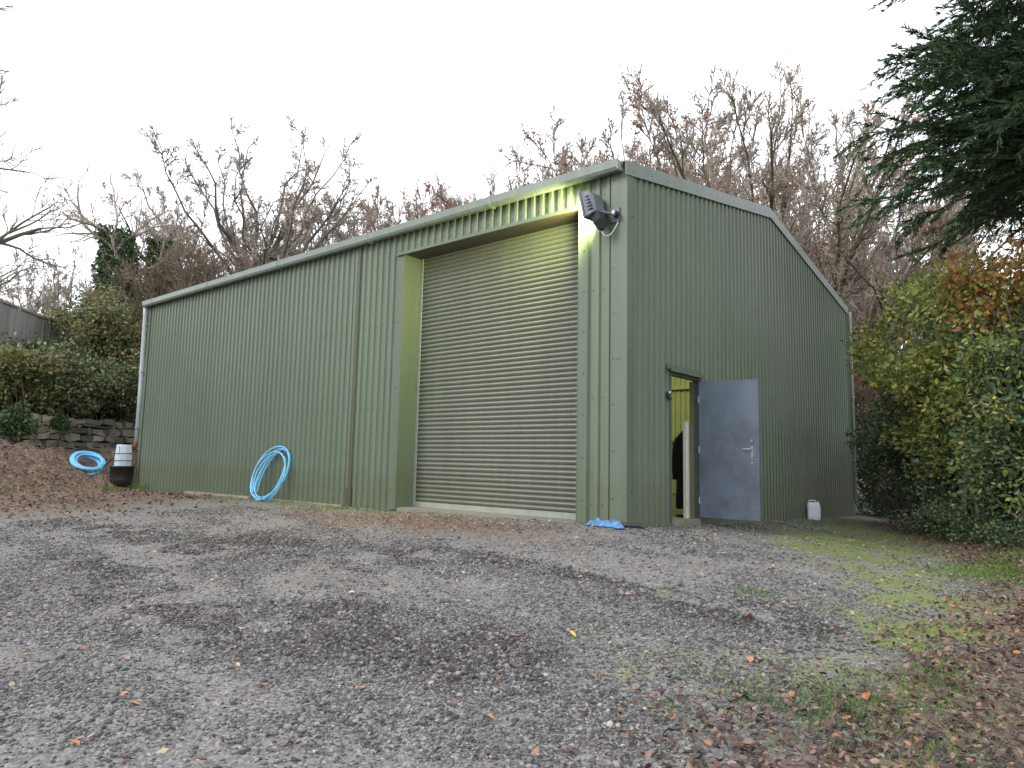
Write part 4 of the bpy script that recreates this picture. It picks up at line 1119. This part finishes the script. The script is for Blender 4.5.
# right hand shrubs
RG = 'shrubs along the right side of the yard'
def rs(px, D, dz=-.05): return place(px, D, dz)
BIG = dict(tri=LEAF_V, trif=LEAF_F)
for i, (px, D, rx, ry, hz, n, size, mat, lab, sec, kw) in enumerate([
    (938, 15.8, 1.25, 1.3, 4.9, 11000, .125, 'hazel', 'tall yellow green hazel beside the far gable corner', ('bramble', 1500), dict(zmin=.22, cl_r=.5, clumps=50)),
    (985, 14.2, 1.3, 1.3, 4.6, 12000, .115, 'hazel', 'yellow green hazel in the middle of the right hand hedge', ('bramble', 2200), dict(zmin=.16, cl_r=.5, clumps=52)),
    (1040, 12.6, 1.2, 1.2, 3.7, 9500, .10, 'bramble', 'green hazel cut by the right edge below the conifer', ('hazel', 4000), dict(zmin=.12, cl_r=.45, clumps=46)),
    (1032, 13.4, 1.1, 1.1, 4.6, 4200, .105, 'orange', 'young beech with orange leaves at the right edge', ('hazel', 1500), dict(zmin=.68, cl_r=.4, clumps=26)),
    (930, 17.6, 1.3, 1.3, 3.0, 12000, .09, 'laurel', 'dark evergreen bush beside the far gable corner', None, dict(cl_r=.5, clumps=40, shell=.33)),
    (968, 16.6, 1.4, 1.3, 3.2, 14000, .09, 'laurel', 'dark evergreen bush in the deep shade of the hazels', None, dict(cl_r=.5, clumps=44, shell=.33)),
    (1008, 15.0, 1.4, 1.2, 2.9, 13000, .085, 'laurel', 'dark evergreen bush in front of the middle hazel', ('bramble', 2500), dict(cl_r=.5, clumps=44, shell=.33)),
    (1050, 13.2, 1.3, 1.2, 2.6, 9000, .085, 'laurel', 'dark evergreen bush cut by the right edge', ('bramble', 2500), dict(cl_r=.5, clumps=34)),
    (878, 20.6, .75, 1.1, 2.7, 5500, .10, 'laurel', 'dark low bush behind the far gable corner', ('amber', 1500), dict(cl_r=.5, clumps=26)),
    (880, 24, 1.5, 1.2, 5.0, 2600, .11, 'orange', 'russet leaved shrub glimpsed beyond the far gable corner', ('amber', 1500), dict(cl_r=.6, clumps=30, zmin=.3))]):
    leafy('hedge_shrub', lab, rs(px, D), 300+i, rx, ry, hz, n, size, mat, RG, second=sec, **kw)
BG = 'low brambles at the foot of the hedge'
for i, (px, D, rx, hz, n, lab) in enumerate([
    (968, 13.9, .8, .55, 2200, 'bramble clump at the foot of the dark evergreen bush'),
    (1000, 13.2, .8, 1.0, 3000, 'bigger bramble clump near the green grass'),
    (1035, 12.4, .7, .7, 1300, 'bramble clump cut by the right edge'),
    (925, 15.6, .9, .35, 1500, 'low bramble clump nearest the leafy corner of the yard')]):
    leafy('bramble_clump', lab, rs(px, D), 340+i, rx, .6, hz, n, .062, 'bramble' if i != 3 else 'laurel', BG, clumps=16, cl_r=.3, stemr=.008, cat='bramble')

# conifer
def conifer(px, D, seed, height, zlow, rad, lab):
    r = np.random.default_rng(seed); p = at(px, D); z0 = float(gz(p[0], p[1]))
    t = thing('conifer_tree', lab, 'tree', (p[0], p[1], z0), 0)
    MB().tube([(0, 0, -.3), (.05, 0, height*.5), (0, 0, height)], [.28, .17, .03], 10).build('trunk', [M['bark']], t, True)
    m = 430; z = np.sort(zlow+(height-zlow-.3)*r.uniform(0, 1, m)**1.25); a = r.uniform(0, 2*PI, m)
    ln = rad*(1-.55*((z-zlow)/(height-zlow))**1.3)*r.uniform(.62, 1.12, m)
    P = np.stack([0*z, 0*z, z], -1); D_ = np.stack([np.cos(a), np.sin(a), r.uniform(.0, .35, m)], -1); D_ /= np.linalg.norm(D_, axis=1, keepdims=True)
    S, nd, dd, rd = grow(P, D_, ln, np.full(m, .030), 8, .07, -.035, r, .3)
    P2, D2, L2, R2 = spawn(nd, dd, rd, ln, 18, .15, .6, .30, .4, r, flat=.45)
    S2, nd2, dd2, rd2 = grow(P2, D2, L2, np.maximum(R2, .006), 5, .09, -.05, r, .4)
    segs_mesh('branches', S+S2, M['conbark'], t, 4)
    # flat feathery sprays along the branchlets
    P3, D3, L3, _ = spawn(nd2, dd2, rd2, L2, 54, .02, .55, .36, .5, r, flat=.45)
    n = len(P3); tv = [(0, 0, 0), (.35, .085, .01), (1, 0, -.06), (.35, -.085, .01)]
    V, F = inst(tv, L4_F, P3, frames(D3+np.array([0, 0, -.12]), r), np.clip(L3, .065, .125))
    np_mesh('foliage', V, F, M['needle'], t)
    print('conifer sprays', n)
    return t
conifer(1138, 13.4, 401, 13.0, 5.3, 3.05, 'tall dark green conifer overhanging the top right corner')

# ------------------------------------------------------------------ light
wd = bpy.data.worlds.new('World'); sc.world = wd; wd.use_nodes = True
nt = wd.node_tree; bg = nt.nodes['Background']; bg.inputs['Strength'].default_value = .10
SUN_EL, SUN_AZ = math.radians(38), math.radians(205)       # azimuth measured clockwise from +y
sky = nt.nodes.new('ShaderNodeTexSky'); sky.sky_type = 'NISHITA'; sky.sun_disc = False
sky.sun_elevation = SUN_EL; sky.sun_rotation = SUN_AZ; sky.air_density = 1.0; sky.dust_density = 4.0
# cloud deck over the sky, a little brighter overhead
tc = nt.nodes.new('ShaderNodeTexCoord'); nz = nt.nodes.new('ShaderNodeTexNoise'); nz.inputs['Scale'].default_value = 1.6; nz.inputs['Detail'].default_value = 5
nt.links.new(tc.outputs['Generated'], nz.inputs['Vector'])
rp = nt.nodes.new('ShaderNodeValToRGB'); rp.color_ramp.elements[0].position = .3; rp.color_ramp.elements[0].color = (12.0, 12.4, 13.0, 1)
rp.color_ramp.elements[1].position = .7; rp.color_ramp.elements[1].color = (13.0, 13.3, 13.8, 1)
nt.links.new(nz.outputs['Fac'], rp.inputs[0])
mx = nt.nodes.new('ShaderNodeMix'); mx.data_type = 'RGBA'; mx.inputs[0].default_value = .88
nt.links.new(sky.outputs[0], mx.inputs[6]); nt.links.new(rp.outputs[0], mx.inputs[7]); nt.links.new(mx.outputs[2], bg.inputs['Color'])

sun = bpy.data.lights.new('sun', 'SUN'); sun.energy = 1.1; sun.angle = math.radians(25); sun.color = (1, .97, .93)
so = bpy.data.objects.new('sun', sun); COL.objects.link(so)
sd = Vector((math.sin(SUN_AZ)*math.cos(SUN_EL), math.cos(SUN_AZ)*math.cos(SUN_EL), math.sin(SUN_EL)))
so.rotation_euler = sd.to_track_quat('Z', 'Y').to_euler()

# the floodlight's lamp, just in front of its glass, and the lamp inside the shed
la = bpy.data.lights.new('floodlight_lamp', 'AREA'); la.shape = 'RECTANGLE'; la.size = .30; la.size_y = .32; la.energy = 62; la.spread = math.radians(125); la.color = (1, .97, .40)
lo = bpy.data.objects.new('floodlight_lamp', la); COL.objects.link(lo)
gc = R_ @ Vector((-.125, 0, .03)); base = Vector((-.13, -.036, 4.19))
gn = (R_.to_3x3() @ Vector((-1, 0, 0)))
lo.location = base+gc; lo.rotation_euler = (-gn).to_track_quat('Z', 'Y').to_euler()
li = bpy.data.lights.new('shed_lamp', 'POINT'); li.energy = 210; li.color = (.95, 1, .46); li.shadow_soft_size = .3
lio = bpy.data.objects.new('shed_lamp', li); COL.objects.link(lio); lio.location = (-5, 5.4, 4.6)

# ------------------------------------------------------------------ camera + output
cam = bpy.data.cameras.new('camera'); co = bpy.data.objects.new('camera', cam); COL.objects.link(co)
cam.sensor_width = 36; cam.lens = FPX/1024*36; cam.clip_end = 1500; cam.clip_start = .05
m = Matrix(((CR[0], CU[0], -CF[0], CAMP[0]), (CR[1], CU[1], -CF[1], CAMP[1]), (CR[2], CU[2], -CF[2], CAMP[2]), (0, 0, 0, 1)))
co.matrix_world = m
sc.camera = co
sc.view_settings.view_transform = 'Standard'; sc.view_settings.look = 'None'; sc.view_settings.exposure = 0.66; sc.view_settings.gamma = 1
sc.cycles.max_bounces = 6; sc.cycles.transparent_max_bounces = 4
